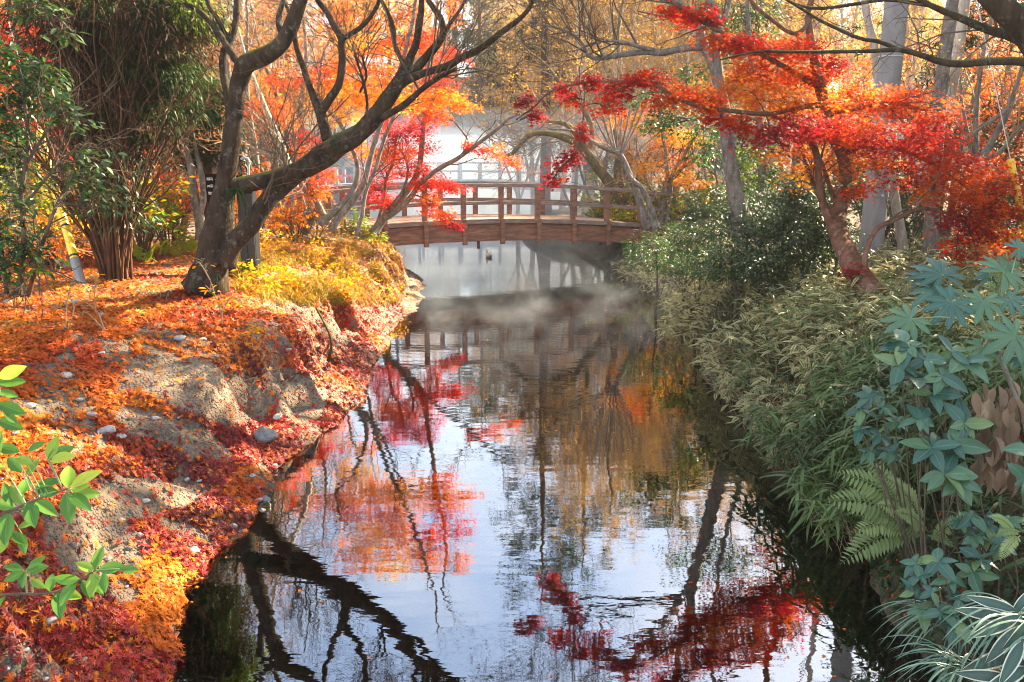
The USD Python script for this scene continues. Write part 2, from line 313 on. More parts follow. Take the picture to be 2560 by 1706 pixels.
ny, nx = GX.shape
ii, jj = np.meshgrid(np.arange(ny - 1), np.arange(nx - 1), indexing='ij'); a_ = (ii * nx + jj).ravel()
quads = np.stack([a_, a_ + 1, a_ + nx + 1, a_ + nx], -1)
mat('earth', {'g': ('geometry', {}), 'n': ('noise_texture', {'scale': 1.1, 'detail': 8.0, 'roughness': .65}), 'r': ('rgb_ramp', {'ramp': [(.25, (.07, .052, .04)), (.5, (.15, .108, .074)), (.75, (.26, .19, .125))]}),
              'f': ('noise_texture', {'scale': 26, 'detail': 6.0, 'roughness': .75}), 'v': ('voronoi_texture', {'scale': 34}), 'vr': ('rgb_ramp', {'ramp': [(0, (1, 1, 1)), (.28, (.9, .9, .9)), (.5, (0, 0, 0))]}), 'mx': ('mix_color', {'blend_type': 'overlay', 'fac': .7}),
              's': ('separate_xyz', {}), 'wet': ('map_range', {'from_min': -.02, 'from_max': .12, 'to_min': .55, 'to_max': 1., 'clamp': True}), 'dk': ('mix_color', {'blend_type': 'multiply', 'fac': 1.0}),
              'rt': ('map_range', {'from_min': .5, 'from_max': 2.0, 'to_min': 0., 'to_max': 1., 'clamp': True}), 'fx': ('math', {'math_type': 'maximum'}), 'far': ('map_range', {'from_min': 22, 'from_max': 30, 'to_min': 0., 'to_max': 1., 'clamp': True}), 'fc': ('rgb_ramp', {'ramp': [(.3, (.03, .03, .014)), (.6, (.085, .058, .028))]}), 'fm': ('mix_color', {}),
              'ad': ('math', {'math_type': 'add'}), 'b': ('bump', {'strength': .9, 'distance': .035}), 'p': ('principled_bsdf', {'roughness': .9, 'specular_ior_level': .2})},
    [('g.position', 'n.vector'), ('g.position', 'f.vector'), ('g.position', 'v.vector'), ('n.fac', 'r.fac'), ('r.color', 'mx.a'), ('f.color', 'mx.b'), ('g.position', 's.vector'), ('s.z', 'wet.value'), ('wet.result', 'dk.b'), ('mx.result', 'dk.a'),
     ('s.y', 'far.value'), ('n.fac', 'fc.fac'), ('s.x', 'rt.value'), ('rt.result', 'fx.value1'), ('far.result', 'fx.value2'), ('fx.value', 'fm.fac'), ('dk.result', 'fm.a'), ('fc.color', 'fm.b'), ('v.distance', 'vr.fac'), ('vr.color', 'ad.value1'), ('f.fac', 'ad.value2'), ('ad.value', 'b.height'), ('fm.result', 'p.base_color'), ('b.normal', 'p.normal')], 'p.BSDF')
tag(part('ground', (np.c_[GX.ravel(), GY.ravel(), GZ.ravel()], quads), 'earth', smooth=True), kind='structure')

# ---- the water
mat('water', {'g': ('geometry', {}), 'mp': ('mapping', {'scale': (1.0, 2.6, 1)}), 'n': ('noise_texture', {'scale': 3.2, 'detail': 3.0, 'roughness': .45}), 'n2': ('noise_texture', {'scale': .8, 'detail': 2.0}), 'ad': ('math', {'math_type': 'multiply_add', 'value2': 2.0}), 'b': ('bump', {'strength': .2, 'distance': .004}),
              'fr': ('fresnel', {'IOR': 2.8}), 't': ('transparent_bsdf', {'color': (.34, .30, .22)}), 'gl': ('glossy_bsdf', {'color': (.98, .98, .98), 'roughness': 0.0}), 'm': ('mix_closure', {})},
    [('g.position', 'mp.vector'), ('mp.vector', 'n.vector'), ('mp.vector', 'n2.vector'), ('n2.fac', 'ad.value1'), ('n.fac', 'ad.value3'), ('ad.value', 'b.height'), ('b.normal', 'fr.normal'), ('b.normal', 'gl.normal'), ('fr.fac', 'm.fac'), ('t.BSDF', 'm.closure1'), ('gl.BSDF', 'm.closure2')], 'm.closure')
wx0, wx1 = -30.0, 14.0
tag(part('water', (np.array([(wx0, -25, 0), (wx1, -25, 0), (wx1, 84, 0), (wx0, 84, 0)], float), np.array([(0, 1, 2, 3)])), 'water'), kind='structure')

# ---- fallen leaves, stones and pebbles on the left bank
z4 = lambda ps, x0, y0, k: [(x0 + a / k, y0 + b / k) for a, b in ps]
BARE = [z4(p, 0, 560, 2.703) for p in (
    [(960, 840), (1120, 860), (1600, 1010), (1700, 1080), (1830, 1100), (1840, 1280), (1700, 1350), (1500, 1360), (1290, 1300), (1050, 1150), (780, 1130), (800, 1000), (880, 930)],
    [(760, 1220), (1000, 1260), (1250, 1320), (1480, 1480), (1560, 1568), (1250, 1568), (900, 1430), (760, 1300)],
    [(1720, 340), (1860, 320), (1960, 400), (2100, 590), (2325, 760), (2325, 850), (2150, 700), (1990, 570), (1760, 560)],
    [(1790, 950), (1950, 960), (2220, 1150), (2190, 1260), (2040, 1370), (1860, 1310), (1830, 1120)],
    [(660, 800), (950, 780), (860, 890), (700, 890)], [(320, 930), (480, 840), (500, 900), (420, 960)], [(60, 1190), (500, 1180), (740, 1230), (480, 1270), (100, 1250)],
    [(2050, 400), (2300, 400), (2325, 560), (2200, 560)])] + [z4(p, 0, 1060, 2.427) for p in (
    [(560, 380), (700, 290), (960, 330), (1150, 330), (1290, 400), (1220, 470), (1000, 560), (780, 560), (760, 680), (840, 800), (880, 940), (800, 930), (700, 760), (690, 620), (590, 520)],
    [(950, 590), (1130, 590), (1300, 720), (1180, 700), (1000, 640)], [(600, 1000), (800, 960), (860, 1040), (780, 1100)], [(0, 400), (160, 420), (200, 560), (0, 560)], [(420, 760), (640, 740), (720, 900), (560, 860)], [(0, 1380), (120, 1400), (100, 1500), (0, 1500)], [(240, 560), (640, 470), (760, 700), (820, 860), (640, 980), (420, 930), (300, 820)])]
rng = rgen(5)
def bare(p):
    q = to_px(p); m = np.zeros(len(p), bool)
    q = q + (np.stack([meshkit.fbm(p * 3.1, 3, 31), meshkit.fbm(p * 3.1, 3, 32)], -1) - .5) * 60
    for b in BARE: m |= inside(b, q)
    return m
n_ = 150000
sx, sy = rng.uniform(-260, 1010, n_), 853 + rng.uniform(-250, 870, n_) 
P_ = ground_at(sx, sy, far=30)
P_ = P_[np.isfinite(P_[:, 0])]
dl_ = np.interp(P_[:, 1], LY, LX) - P_[:, 0]
P_ = P_[(P_[:, 2] > .0) & (P_[:, 0] < 0) & (P_[:, 1] < 27)]
vd_ = P_ - EYE; ds_ = np.linalg.norm(vd_, axis=1); cs_ = np.abs((unit(vd_) * gn(P_[:, 0], P_[:, 1])).sum(1)).clip(.05); rate = .105 * cs_ * PX ** 2 / ds_ ** 2   # samples per square metre here
keep = rng.uniform(size=len(P_)) < 1950 / rate * np.where(bare(P_), .035, np.where(meshkit.fbm(P_ * 2.3, 3, 41) > .42, 1.0, .22))
P_ = P_[keep][:62000]
ext = np.c_[rng.uniform(-13, -1.5, 9000), rng.uniform(1.5, 24, 9000), np.zeros(9000)]; ext[:, 2] = gz(ext[:, 0], ext[:, 1]); ext = ext[ext[:, 2] > .02]
P_ = np.vstack([P_, ext])
N_ = gn(P_[:, 0], P_[:, 1])
def litter(P, N, tpl, mat_, size, name, label):
    k = len(P); a = rng.uniform(0, 6.28, k)
    nn = N + rng.normal(size=(k, 3)) * .42
    m = scatter(tpl, P + N * rng.uniform(.004, .035, (k, 1)), nn * np.where(rng.uniform(size=(k, 1)) < .3, -1, 1), np.c_[np.cos(a), np.sin(a), 0 * a], size * rng.uniform(.5, 1.3, k) * np.where(rng.uniform(size=k) < .06, 1.35, 1))
    tag(part(name, m, mat_), label, 'leaves', kind='stuff')
near_w = sstep(np.interp(P_[:, 1], LY, LX) - P_[:, 0], 1.5, .45)
isred = rng.uniform(size=len(P_)) < .07 + .75 * near_w * (meshkit.fbm(P_ * .9, 2, 61) > .30)
close = P_[:, 1] < 8
litter(P_[isred & close], N_[isred & close], star(7), 'leaf_litter_red', .040, 'leaf_litter', 'carpet of fallen crimson maple leaves along the foot of the left bank')
litter(P_[isred & ~close], N_[isred & ~close], star(5), 'leaf_litter_red', .045, 'leaf_litter', 'red fallen leaves further along the bank towards the bridge')
litter(P_[~isred & close], N_[~isred & close], star(7), 'leaf_litter', .040, 'leaf_litter', 'orange and gold fallen leaves on the near slope of the left bank')
litter(P_[~isred & ~close], N_[~isred & ~close], star(5), 'leaf_litter', .045, 'leaf_litter', 'orange fallen leaves covering the flat ground round the leaning tree')
fy = rng.uniform(5.5, 20, 800); fx = np.interp(fy, LY, LX) + rng.exponential(.06, 800) - .25; Fp = np.c_[fx, fy, gz(fx, fy)]; Fp = Fp[Fp[:, 2] < .0]; Fp[:, 2] = .006
o_ = np.c_[rng.uniform(-1.8, 2.4, 170), rng.uniform(4.6, 22, 170), np.full(170, .006)]; Fp = np.vstack([Fp, o_]); k = len(Fp); a = rng.uniform(0, 6.28, k)
tag(part('floating_leaves', scatter(star(5), Fp, np.c_[rng.normal(size=(k, 2)) * .06, np.ones(k)], np.c_[np.cos(a), np.sin(a), 0 * a], .028 * rng.uniform(.6, 1.2, k)), 'leaf_litter'), 'fallen leaves floating on the water along the left bank', 'leaves', kind='stuff')
def rock(seed, flat=.6):
    m = trimesh.creation.icosphere(2); v = m.vertices.copy(); v[:, 2] *= flat; v[:, 0] *= 1.25
    k = meshkit.fbm(v * 1.1 + seed * 9, 3, seed) - .5; v *= (1 + .7 * k)[:, None]
    for q in range(3):
        d = unit(rgen(seed * 7 + q).normal(size=3)); h = .72; s = v @ d; v -= np.maximum(s - h, 0)[:, None] * d * .85
    return v, np.asarray(m.faces)
solid_mat('stone_grey', [(.3, (.13, .125, .12)), (.7, (.34, .32, .30))], scale=3, rough=.8, bump=.3, dist=.05)
solid_mat('stone_pale', [(.3, (.20, .18, .16)), (.7, (.36, .33, .29))], scale=3, rough=.8, bump=.3, dist=.05)
solid_mat('stone_dark', [(.3, (.04, .04, .045)), (.7, (.13, .125, .12))], scale=3, rough=.4, bump=.3, dist=.05, spec=.6)
cls = []
for s in range(5):
    c = stage.DefinePrim(f'/World/Looks/stone_kind_{s:03d}') if False else stage.CreateClassPrim(f'/stone_kind_{s:03d}')
    usdkit.mesh(stage, f'/stone_kind_{s:03d}/body', rock(s + 1, .55 + .08 * s), '/World/Looks/' + ['stone_grey', 'stone_pale', 'stone_grey', 'stone_pale', 'stone_dark'][s], smooth=40)
    cls.append(c)
def stone(px, py, w, kind, label, group=None, sink=.15, name='stone'):
    p = ground_at(px, py)[0]
    if not np.isfinite(p[0]): return
    r = w / 2 * np.linalg.norm(p - EYE) / PX / 1.15
    t = thing(name, label, 'stone', group, p + np.array([0, 0, r * (.45 - sink)]), rng.uniform(0, 360), r)
    t.GetPrim().GetReferences().AddInternalReference(Sdf.Path(f'/stone_kind_{kind:03d}')); t.GetPrim().SetInstanceable(True)
for x, y, w, k, l in [(165, 943, 30, 1, 'pale round stone lying alone on sunlit orange leaves, left bank'), (680, 690, 26, 0, 'rounded stone on top of the grey gravel ridge beside the leaning tree'), (643, 704, 26, 2, 'grey stone left of the gravel ridge top'), (662, 698, 22, 0, 'bluish stone in the heap at the gravel ridge top'),
                      (695, 1045, 26, 1, 'stone half buried at the lower end of the sunlit dirt face'), (660, 1100, 60, 4, 'dark boulder under the leaf ledge at the waterline'), (268, 1085, 44, 2, 'flat bluish slab among leaves in the middle of the slope'), (190, 762, 24, 2, 'grey flat stone near the bent dry stalks'), (253, 791, 20, 2, 'small grey slab below the yellow twig'),
                      (507, 853, 24, 0, 'grey pebble at the crest of the dirt face'), (20, 758, 20, 1, 'pale stone at the left edge of the leaf carpet'), (75, 1018, 24, 1, 'tan stone beside a bluish one in the shaded strip'), (692, 1198, 26, 1, 'white pebble at the waterline beside the orange reflection'), (632, 1192, 18, 1, 'round pale pebble among crimson leaves'),
                      (648, 1252, 18, 0, 'round grey pebble beside the dark wet stone'), (664, 1254, 26, 4, 'dark wet stone at the waterline'), (655, 1284, 24, 4, 'dark triangular stone standing in the shallows'), (686, 1168, 20, 2, 'grey stone at the edge of the bank above the white pebble'), (484, 1380, 30, 1, 'pale pointed stone standing in crimson leaves'), (363, 1255, 20, 1, 'white stone on bare grey earth'),
                      (528, 1480, 24, 2, 'topmost of the grey stones by the near waterline'), (522, 1500, 30, 0, 'bluish stone in the row by the near waterline'), (526, 1522, 28, 4, 'dark stone in the row by the near waterline'), (525, 1545, 32, 4, 'lowest dark stone of the row by the near waterline'), (130, 1552, 32, 2, 'round grey stone below the low green twig'), (225, 1655, 20, 1, 'pale pebble in the leaves at the bottom'), (187, 1364, 20, 2, 'oval grey stone on the shaded dirt patch'), (300, 1095, 26, 1, 'pale cobble next to the flat bluish slab'), (230, 1040, 26, 0, 'tan cobble on the upper slope above the slab'), (450, 850, 30, 0, 'grey lump in the leaves below the crest'), (1090, 0, 1, 0, '')]:
    if l: stone(x, y, w, k, l)
k = 0
while k < 40:
    x, y = rng.uniform(0, 860), rng.uniform(760, 1700); p = ground_at(x, y)
    if np.isfinite(p[0, 0]) and p[0, 2] > .02 and p[0, 0] < 0 and p[0, 1] < 16:
        stone(x, y, rng.uniform(8, 19), int(rng.integers(0, 4)), 'small grey stone lying loose among the leaves of the left bank', 'small loose stones on the left bank', sink=.05, name='small_stone'); k += 1
# gravel on the ridge and in the bare patches: nobody could count it
n_ = 26000
Pg = ground_at(rng.uniform(-100, 1000, n_), rng.uniform(640, 1706, n_), far=24); Pg = Pg[np.isfinite(Pg[:, 0])]; Pg = Pg[(Pg[:, 2] > -.02) & (Pg[:, 0] < 0)]
b_ = bare(Pg); Pg = Pg[rng.uniform(size=len(Pg)) < np.where(b_, .5, .12)][:3200]
oct_ = trimesh.creation.icosphere(0); V0 = oct_.vertices * np.array([1, .8, .6])
k = len(Pg); a = rng.uniform(0, 6.28, k)
mat('gravel', {'g': ('geometry', {}), 'r': ('rgb_ramp', {'ramp': [(0, (.08, .075, .07)), (.6, (.19, .17, .15)), (1, (.36, .33, .3))]}), 'p': ('principled_bsdf', {'roughness': .8})}, [('g.random_per_island', 'r.fac'), ('r.color', 'p.base_color')], 'p.BSDF')
tag(part('gravel', scatter((V0, np.asarray(oct_.faces)), Pg, gn(Pg[:, 0], Pg[:, 1]) + rng.normal(size=(k, 3)) * .3, np.c_[np.cos(a), np.sin(a), 0 * a], .004 + .014 * rng.uniform(size=k) ** 3), 'gravel', smooth=True), 'loose grey gravel scattered over the bare earth of the left bank', 'gravel', kind='stuff')
# ---------------------------------------------------------------- the wooden footbridge
mat('wood_red', {'tc': ('geometry', {}), 'mp': ('mapping', {'scale': (1, 1, 6), 'rotation': (0, 0, -.365)}), 'n': ('noise_texture', {'scale': 3.0, 'detail': 7.0, 'roughness': .65}), 'r': ('rgb_ramp', {'ramp': [(.3, (.09, .036, .018)), (.55, (.22, .088, .042)), (.75, (.31, .155, .08))]}), 'ri': ('math', {'math_type': 'multiply_add', 'value2': .25, 'value3': -.12}), 'ad': ('math', {'math_type': 'add'}),
                 'b': ('bump', {'strength': .3, 'distance': .01}), 'p': ('principled_bsdf', {'roughness': .65})}, [('tc.position', 'mp.vector'), ('mp.vector', 'n.vector'), ('tc.random_per_island', 'ri.value1'), ('ri.value', 'ad.value1'), ('n.fac', 'ad.value2'), ('ad.value', 'r.fac'), ('n.fac', 'b.height'), ('r.color', 'p.base_color'), ('b.normal', 'p.normal')], 'p.BSDF')
solid_mat('wood_grey', [(.3, (.075, .05, .04)), (.7, (.22, .155, .12))], scale=4, rough=.7, bump=.3, stretch=(1, 1, 5), space='world')
solid_mat('wood_deck', [(.3, (.26, .15, .09)), (.7, (.42, .27, .17))], scale=5, rough=.75, bump=.3, space='world')
def box(c, ex, ey, ez, hx, hy, hz, bev=.008):
    """A box with chamfered edges on the axes ex, ey, ez."""
    m = []
    for sx in (-1, 1):
        for sy in (-1, 1):
            for sz in (-1, 1):
                m += [(sx * (hx - bev), sy * (hy - bev), sz * hz), (sx * (hx - bev), sy * hy, sz * (hz - bev)), (sx * hx, sy * (hy - bev), sz * (hz - bev))]
    h = trimesh.convex.convex_hull(np.array(m))
    B = np.stack([ex, ey, ez], 0)
    return np.asarray(h.vertices) @ B + np.asarray(c), np.asarray(h.faces)
TH = math.radians(20.9); EXB, EYB, EZ = np.array([math.cos(TH), math.sin(TH), 0]), np.array([-math.sin(TH), math.cos(TH), 0]), np.array([0, 0, 1.])
STEP = 1.05
B0 = at(1062, 553, 22.65); B0[2] = 0
def bz(i): return 1.49 - .0105 * (i - 1.3) ** 2
def bp(i, off=0.0, z=0.0): return B0 + EXB * STEP * i + EYB * off + EZ * (bz(i) + z)
def sweep_beam(i0, i1, off, z, hw, hh, n=2):
    a, b = bp(i0, off, z), bp(i1, off, z); d = unit(b - a); up = np.cross(d, EYB * 1.0); up = np.cross(d, EYB); up = up if up[2] > 0 else -up
    return box((a + b) / 2, d, EYB, up, np.linalg.norm(b - a) / 2, hw, hh)
br = thing('footbridge', 'arched reddish brown wooden footbridge with post and rail parapets over the stream', 'bridge')
lo, hi, WD = -5, 9, 2.15
for side, off in ((0, 0.0), (1, WD)):
    for i in range(lo, hi + 1):
        top = bp(i, off, .86); bot = bp(i, off + (-.075 if side == 0 else .075), -.66)
        part('post', box((bp(i, off, .84) + bp(i, off, 0.0)) / 2, EXB, EYB, EZ, .062, .06, .43), 'wood_red', br)
        if side == 0: part('post', box(bp(i, -.115, -.33), EXB, EYB, EZ, .062, .045, .335), 'wood_red', br)
    for i in range(lo, hi):
        part('top_rail', sweep_beam(i + .002, i + .998, off, .885, .075, .05), 'wood_grey', br)
        part('middle_rail', sweep_beam(i + .062, i + .938, off, .42, .035, .048), 'wood_grey', br)
for i in range(lo, hi):
    part('girder', sweep_beam(i + .002, i + .998, -.035, -.36, .034, .22), 'wood_red', br)
    part('girder', sweep_beam(i + .002, i + .998, WD + .035, -.36, .034, .22), 'wood_red', br)
    part('edge_board', sweep_beam(i + .002, i + .998, -.075, -.06, .045, .058), 'wood_grey', br)
    part('edge_board', sweep_beam(i + .002, i + .998, WD + .075, -.06, .045, .058), 'wood_grey', br)
    for k in range(6):
        q = i + (k + .5) / 6
        part('deck_plank', box(bp(q, WD / 2, -.035), EXB, EYB, EZ, STEP / 12 - .004, WD / 2 - .034, .028, .004), 'wood_deck', br)
rgd = rgen(55); dp = np.array([bp(rgd.uniform(lo, hi), rgd.uniform(.1, WD - .1), .004) for _ in range(260)]); ad = rgd.uniform(0, 6.28, 260)
part('fallen_leaves', scatter(star(3), dp, np.c_[rgd.normal(size=(260, 2)) * .15, np.ones(260)], np.c_[np.cos(ad), np.sin(ad), 0 * ad], .045 * rgd.uniform(.6, 1.2, 260)), 'leaf_litter', br, kind='stuff')
part('drain_stub', box(bp(1.55, .5, -.62), EXB, EYB, EZ, .035, .035, .22), 'wood_red', br)
# ---- the second bridge, far off in the mist
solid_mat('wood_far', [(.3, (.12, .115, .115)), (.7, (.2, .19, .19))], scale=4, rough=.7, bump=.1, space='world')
fb = thing('footbridge', 'distant grey footbridge railing fading in mist behind the wooden one', 'bridge')
FY = 50.0
def fz(x): return 1.95 - .006 * (x + 3.0) ** 2
for off in (0, 2.2):
    for k in range(-8, 7):
        x = -3 + k * 1.15
        part('post', box((x, FY + off, fz(x) + .42), np.array([1., 0, 0]), np.array([0, 1., 0]), EZ, .08, .08, .46), 'wood_far', fb)
        if k < 6:
            a, b = np.array([x, FY + off, fz(x)]), np.array([x + 1.15, FY + off, fz(x + 1.15)]); d = unit(b - a); up = np.cross(d, [0, 1, 0]); up = up if up[2] > 0 else -up
            for nm, z, h in (('top_rail', .93, .05), ('middle_rail', .46, .05)):
                part(nm, box((a + b) / 2 + EZ * z, d, np.array([0, 1., 0]), up, .573, .05, h), 'wood_far', fb)
            part('girder', box((a + b) / 2 - EZ * .25, d, np.array([0, 1., 0]), up, .573, .06, .24), 'wood_far', fb)
part('deck', join([box((-3 + (k + .5) * 1.15, FY + 1.1, fz(-3 + (k + .5) * 1.15) - .05), np.array([1., 0, 0]), np.array([0, 1., 0]), EZ, .573, 1.03, .04) for k in range(-8, 6)]), 'wood_far', fb)
# ---- a small duck on the water behind the bridge
solid_mat('duck_brown', [(.3, (.14, .10, .065)), (.7, (.34, .26, .18))], scale=30, rough=.7, bump=.2)
solid_mat('duck_pale', [(.3, (.3, .24, .17)), (.7, (.5, .42, .32))], scale=30, rough=.7, bump=.2)
solid_mat('duck_bill', [(.3, (.2, .12, .03)), (.7, (.28, .17, .05))], scale=30, rough=.4, bump=.05)
dk = at(1222, 650, 27.6); dk[2] = 0
du = thing('duck', 'small brown duck swimming towards the viewer under the bridge', 'duck', None, dk, 200)
def blob(c, r, seed=0):
    m = trimesh.creation.icosphere(3); return m.vertices * np.array(r) + np.array(c), np.asarray(m.faces)
import manifold3d as mf
def hulls(rows):
    """Hulls of neighbouring spheres joined into one body; rows of (x, y, z, r)."""
    out = mf.Manifold()
    for a, b in zip(rows[:-1], rows[1:]):
        out += mf.Manifold.batch_hull([mf.Manifold.sphere(a[3], 20).translate(a[:3]), mf.Manifold.sphere(b[3], 20).translate(b[:3])])
    m = out.refine_to_length(.02).to_mesh(); t = trimesh.Trimesh(m.vert_properties[:, :3], m.tri_verts); trimesh.smoothing.filter_taubin(t, iterations=12)
    return np.asarray(t.vertices), np.asarray(t.faces)
part('body', hulls([(0, .20, .07, .02), (0, .12, .05, .06), (0, 0, .04, .085), (0, -.1, .06, .07), (0, -.135, .12, .035), (0, -.15, .17, .034), (0, -.17, .185, .03)]), 'duck_brown', du, smooth=True)
part('bill', hulls([(0, -.19, .182, .014), (0, -.235, .175, .010)]), 'duck_bill', du, smooth=True)
for s in (-1, 1):
    part('wing', (blob((s * .07, .03, .075), (.022, .11, .045))), 'duck_pale', du, smooth=True)
    part('eye', (blob((s * .026, -.18, .192), (.005, .006, .006))), 'stone_dark', du, smooth=True)
# ---------------------------------------------------------------- trees built on the skeleton the photograph shows
def sk(rows):
    out = []
    for x, y, Y, w in rows:
        p = at(x, y, Y); out.append((*p, w / 2 * np.linalg.norm(p - EYE) / PX))
    return np.array(out)
def lift(c, d, L, n=4, seed=0, taper=.4, wob=.18):
    """Carries a limb on beyond the frame: n more points over L metres, leaning towards d."""
    rng = rgen(seed); c = list(map(tuple, c)); d = unit(np.asarray(d, float)); r0 = c[-1][3]
    dd = unit(np.array(c[-1][:3]) - np.array(c[-2][:3])) * .5 + d * .5
    for k in range(n):
        dd = unit(dd * .6 + d * .4 + rng.normal(size=3) * wob); p = np.array(c[-1][:3]) + dd * L / n
        c.append((*p, max(.006, r0 * (1 - (1 - taper) * (k + 1) / n))))
    return np.array(c)
def tree(name, label, limbs, bark, group=None, cat='tree', twig='twig_dark', levels=(), leaves=(), seed=0, flare=.35, rough=.07, trunk_n=1, pads=(), pad_tpl=None, pad_size=.035, extra=None, density=1.0, sides=12, sk_=True, pad_twigs=9):
    """limbs: rows (x, y, Y, width in pixels); the first trunk_n are trunks. levels: dicts for sprout. leaves: (material, per twig, template, size, jitter). pads: (x, y, Y, rx, ry, leaves, material)."""
    rng = rgen(seed + 1000)
    C = [sk(l) if sk_ and not isinstance(l, np.ndarray) else np.asarray(l, float) for l in limbs]
    loc = C[0][0][:3]
    t = thing(name, label, cat, group, loc)
    for k, c in enumerate(C):
        big = c[0][3] > .05
        part('trunk' if k < trunk_n else 'limb', origin(t, limb_mesh(c, sides if big else 7, rough=rough if big else .04, flare=flare if k < trunk_n else 0, seed=seed + k), loc), bark, t, smooth=True)
    m = 24
    S = [spline(c, m) for c in C]
    P, R = np.stack([s[:, :3] for s in S]), np.stack([np.maximum(s[:, 3], .002) for s in S])
    tw, cur, curR = [], P, R
    for i, lv in enumerate(levels):
        lv = dict(lv); src = lv.pop('src', None); nsides = lv.pop('sides', 3); only = lv.pop('only', None)
        p0, r0 = (P, R) if src == 'limbs' else (cur, curR)
        if only is not None: p0, r0 = p0[only], r0[only]
        cur, curR = sprout(p0, r0, rng=rng, **lv)
        tw.append(tubes(cur, curR, nsides))
    LF = {}
    for mt, k, tpl, size, jit in leaves:
        q = along(cur, k, rng, jit); LF.setdefault(mt, []).append(leafy(tpl, q, size, rng, tilt=.7))
    flat = P.reshape(-1, 3); flr = R.reshape(-1)
    for x, y, Y, rx, ry, cnt, mt in pads:
        c = at(x, y, Y); s = np.linalg.norm(c - EYE) / PX; a, h = rx * s, ry * s; cnt = int(cnt * density)
        # a spray: twigs fan out from where the limb feeds it, leaves lie along them in thin drooping layers
        D = np.linalg.norm((flat - c) * [1, 1, 1.2], axis=1); j = D.argmin(); root = flat[j]
        mid = (root + c) / 2 + np.array([0, 0, .12 * np.linalg.norm(c - root)])
        st = spline(np.array([(*root, min(flr[j] * .5, .012)), (*mid, .008), (*(c - [0, 0, h * .3]), .005)]), 6)
        tw.append(tubes(st[None, :, :3], st[None, :, 3], 4))
        g = rng.uniform(0, 6.28, pad_twigs); e = c + np.c_[np.cos(g) * a, np.sin(g) * a * .9, rng.uniform(-.6, .5, pad_twigs) * h] * rng.uniform(.5, 1, (pad_twigs, 1))
        b = st[-2, :3] + rng.normal(size=(pad_twigs, 3)) * .03
        k5 = np.linspace(0, 1, 5)[None, :, None]; arc = b[:, None] * (1 - k5) + e[:, None] * k5 + np.array([0, 0, .25 * h]) * np.sin(np.pi * k5) + rng.normal(size=(pad_twigs, 5, 3)) * .02
        tw.append(tubes(arc, np.broadcast_to(np.linspace(.0045, .0016, 5), (pad_twigs, 5)), 3))
        r = np.sqrt(rng.uniform(size=cnt)) * rng.uniform(.75, 1.12, cnt); th = rng.uniform(0, 6.28, cnt); rag = 1 + .35 * np.sin(3 * th + seed + x) + .2 * np.sin(7 * th + y)
        lay = np.round(rng.uniform(-1, 1, cnt) * 2) / 2
        q = np.c_[np.cos(th) * r * a * rag, np.sin(th) * r * a * rag * .9, lay * h * (1 - .5 * r) - .30 * h * r * r + rng.normal(size=cnt) * .035]
        q = q + c
        kp = meshkit.fbm(q * np.array([3.2, 3.2, 6]) + seed, 3, seed + 3) > .40; q = q[kp]; k = len(q)
        n = np.c_[rng.normal(size=(k, 2)) * .5, np.ones(k)] + np.c_[(q - c)[:, :2] / a * .45, np.zeros(k)]
        hd = (q - c) / a + rng.normal(size=(k, 3)) * .5 - [0, 0, .55]
        LF.setdefault(mt, []).append(scatter(pad_tpl or star(5), q, n, hd, pad_size * rng.uniform(.6, 1.25, k)))
    if tw: part('twigs', origin(t, join(tw), loc), twig, t, kind='stuff')
    for mt, ms in LF.items(): part('foliage', origin(t, join(ms), loc), mt, t, kind='stuff')
    if extra: extra(t, loc)
    return t
UP = np.array([0, 0, 1.])
TW = lambda k1=9, k2=6, k3=4, l=1.6, up=.35, rmin=.002: [dict(src='limbs', k=k1, ratio=1, length=l, up=up, tmin=.35, rr=.4, n=6, rmin=.006, sides=4), dict(k=k2, ratio=.5, up=up * .6, n=5, rmin=.0035), dict(k=k3, ratio=.5, up=.1, n=4, rmin=rmin)]

# the big leaning tree on the left bank
YA = 11.7
A0 = sk([(512, 728, YA, 100), (528, 672, YA, 84), (545, 590, YA, 74), (556, 513, YA, 58), (565, 446, YA, 44), (579, 357, YA, 41), (589, 268, YA, 37), (602, 192, YA, 42), (616, 161, YA - .1, 44), (639, 150, YA - .2, 42), (685, 126, YA - .3, 38), (715, 92, YA - .3, 36), (735, 50, YA - .3, 35), (752, 0, YA - .3, 30)])
A0 = lift(A0, (.3, .1, 1), 4.0, 5, 3)
B0_ = sk([(560, 662, YA - .1, 50), (580, 615, YA - .12, 46), (625, 567, YA - .15, 44), (661, 513, YA - .1, 44), (701, 469, YA, 44), (760, 422, YA, 44)])
C0 = sk([(585, 465, YA, 30), (605, 463, YA - .05, 40), (670, 450, YA - .1, 40), (746, 427, YA - .15, 44), (804, 394, YA - .15, 58), (842, 367, YA - .2, 52), (899, 333, YA - .2, 44), (945, 283, YA - .25, 40), (968, 249, YA - .3, 38), (995, 207, YA - .35, 32), (1014, 172, YA - .4, 28), (1025, 145, YA - .4, 19), (1041, 107, YA - .5, 17), (1048, 57, YA - .6, 16), (1054, 0, YA - .7, 14)])
C0 = lift(C0, (.1, -.2, 1), 3.6, 4, 4)
lim = [A0, B0_, C0]
def L(rows, Yo=0, ext=0, d=(0, 0, 1), seed=0):
    c = sk([(x, y, YA + Yo + yo, w) for x, y, yo, w in rows])
    return lift(c, d, ext, 4, seed) if ext else c
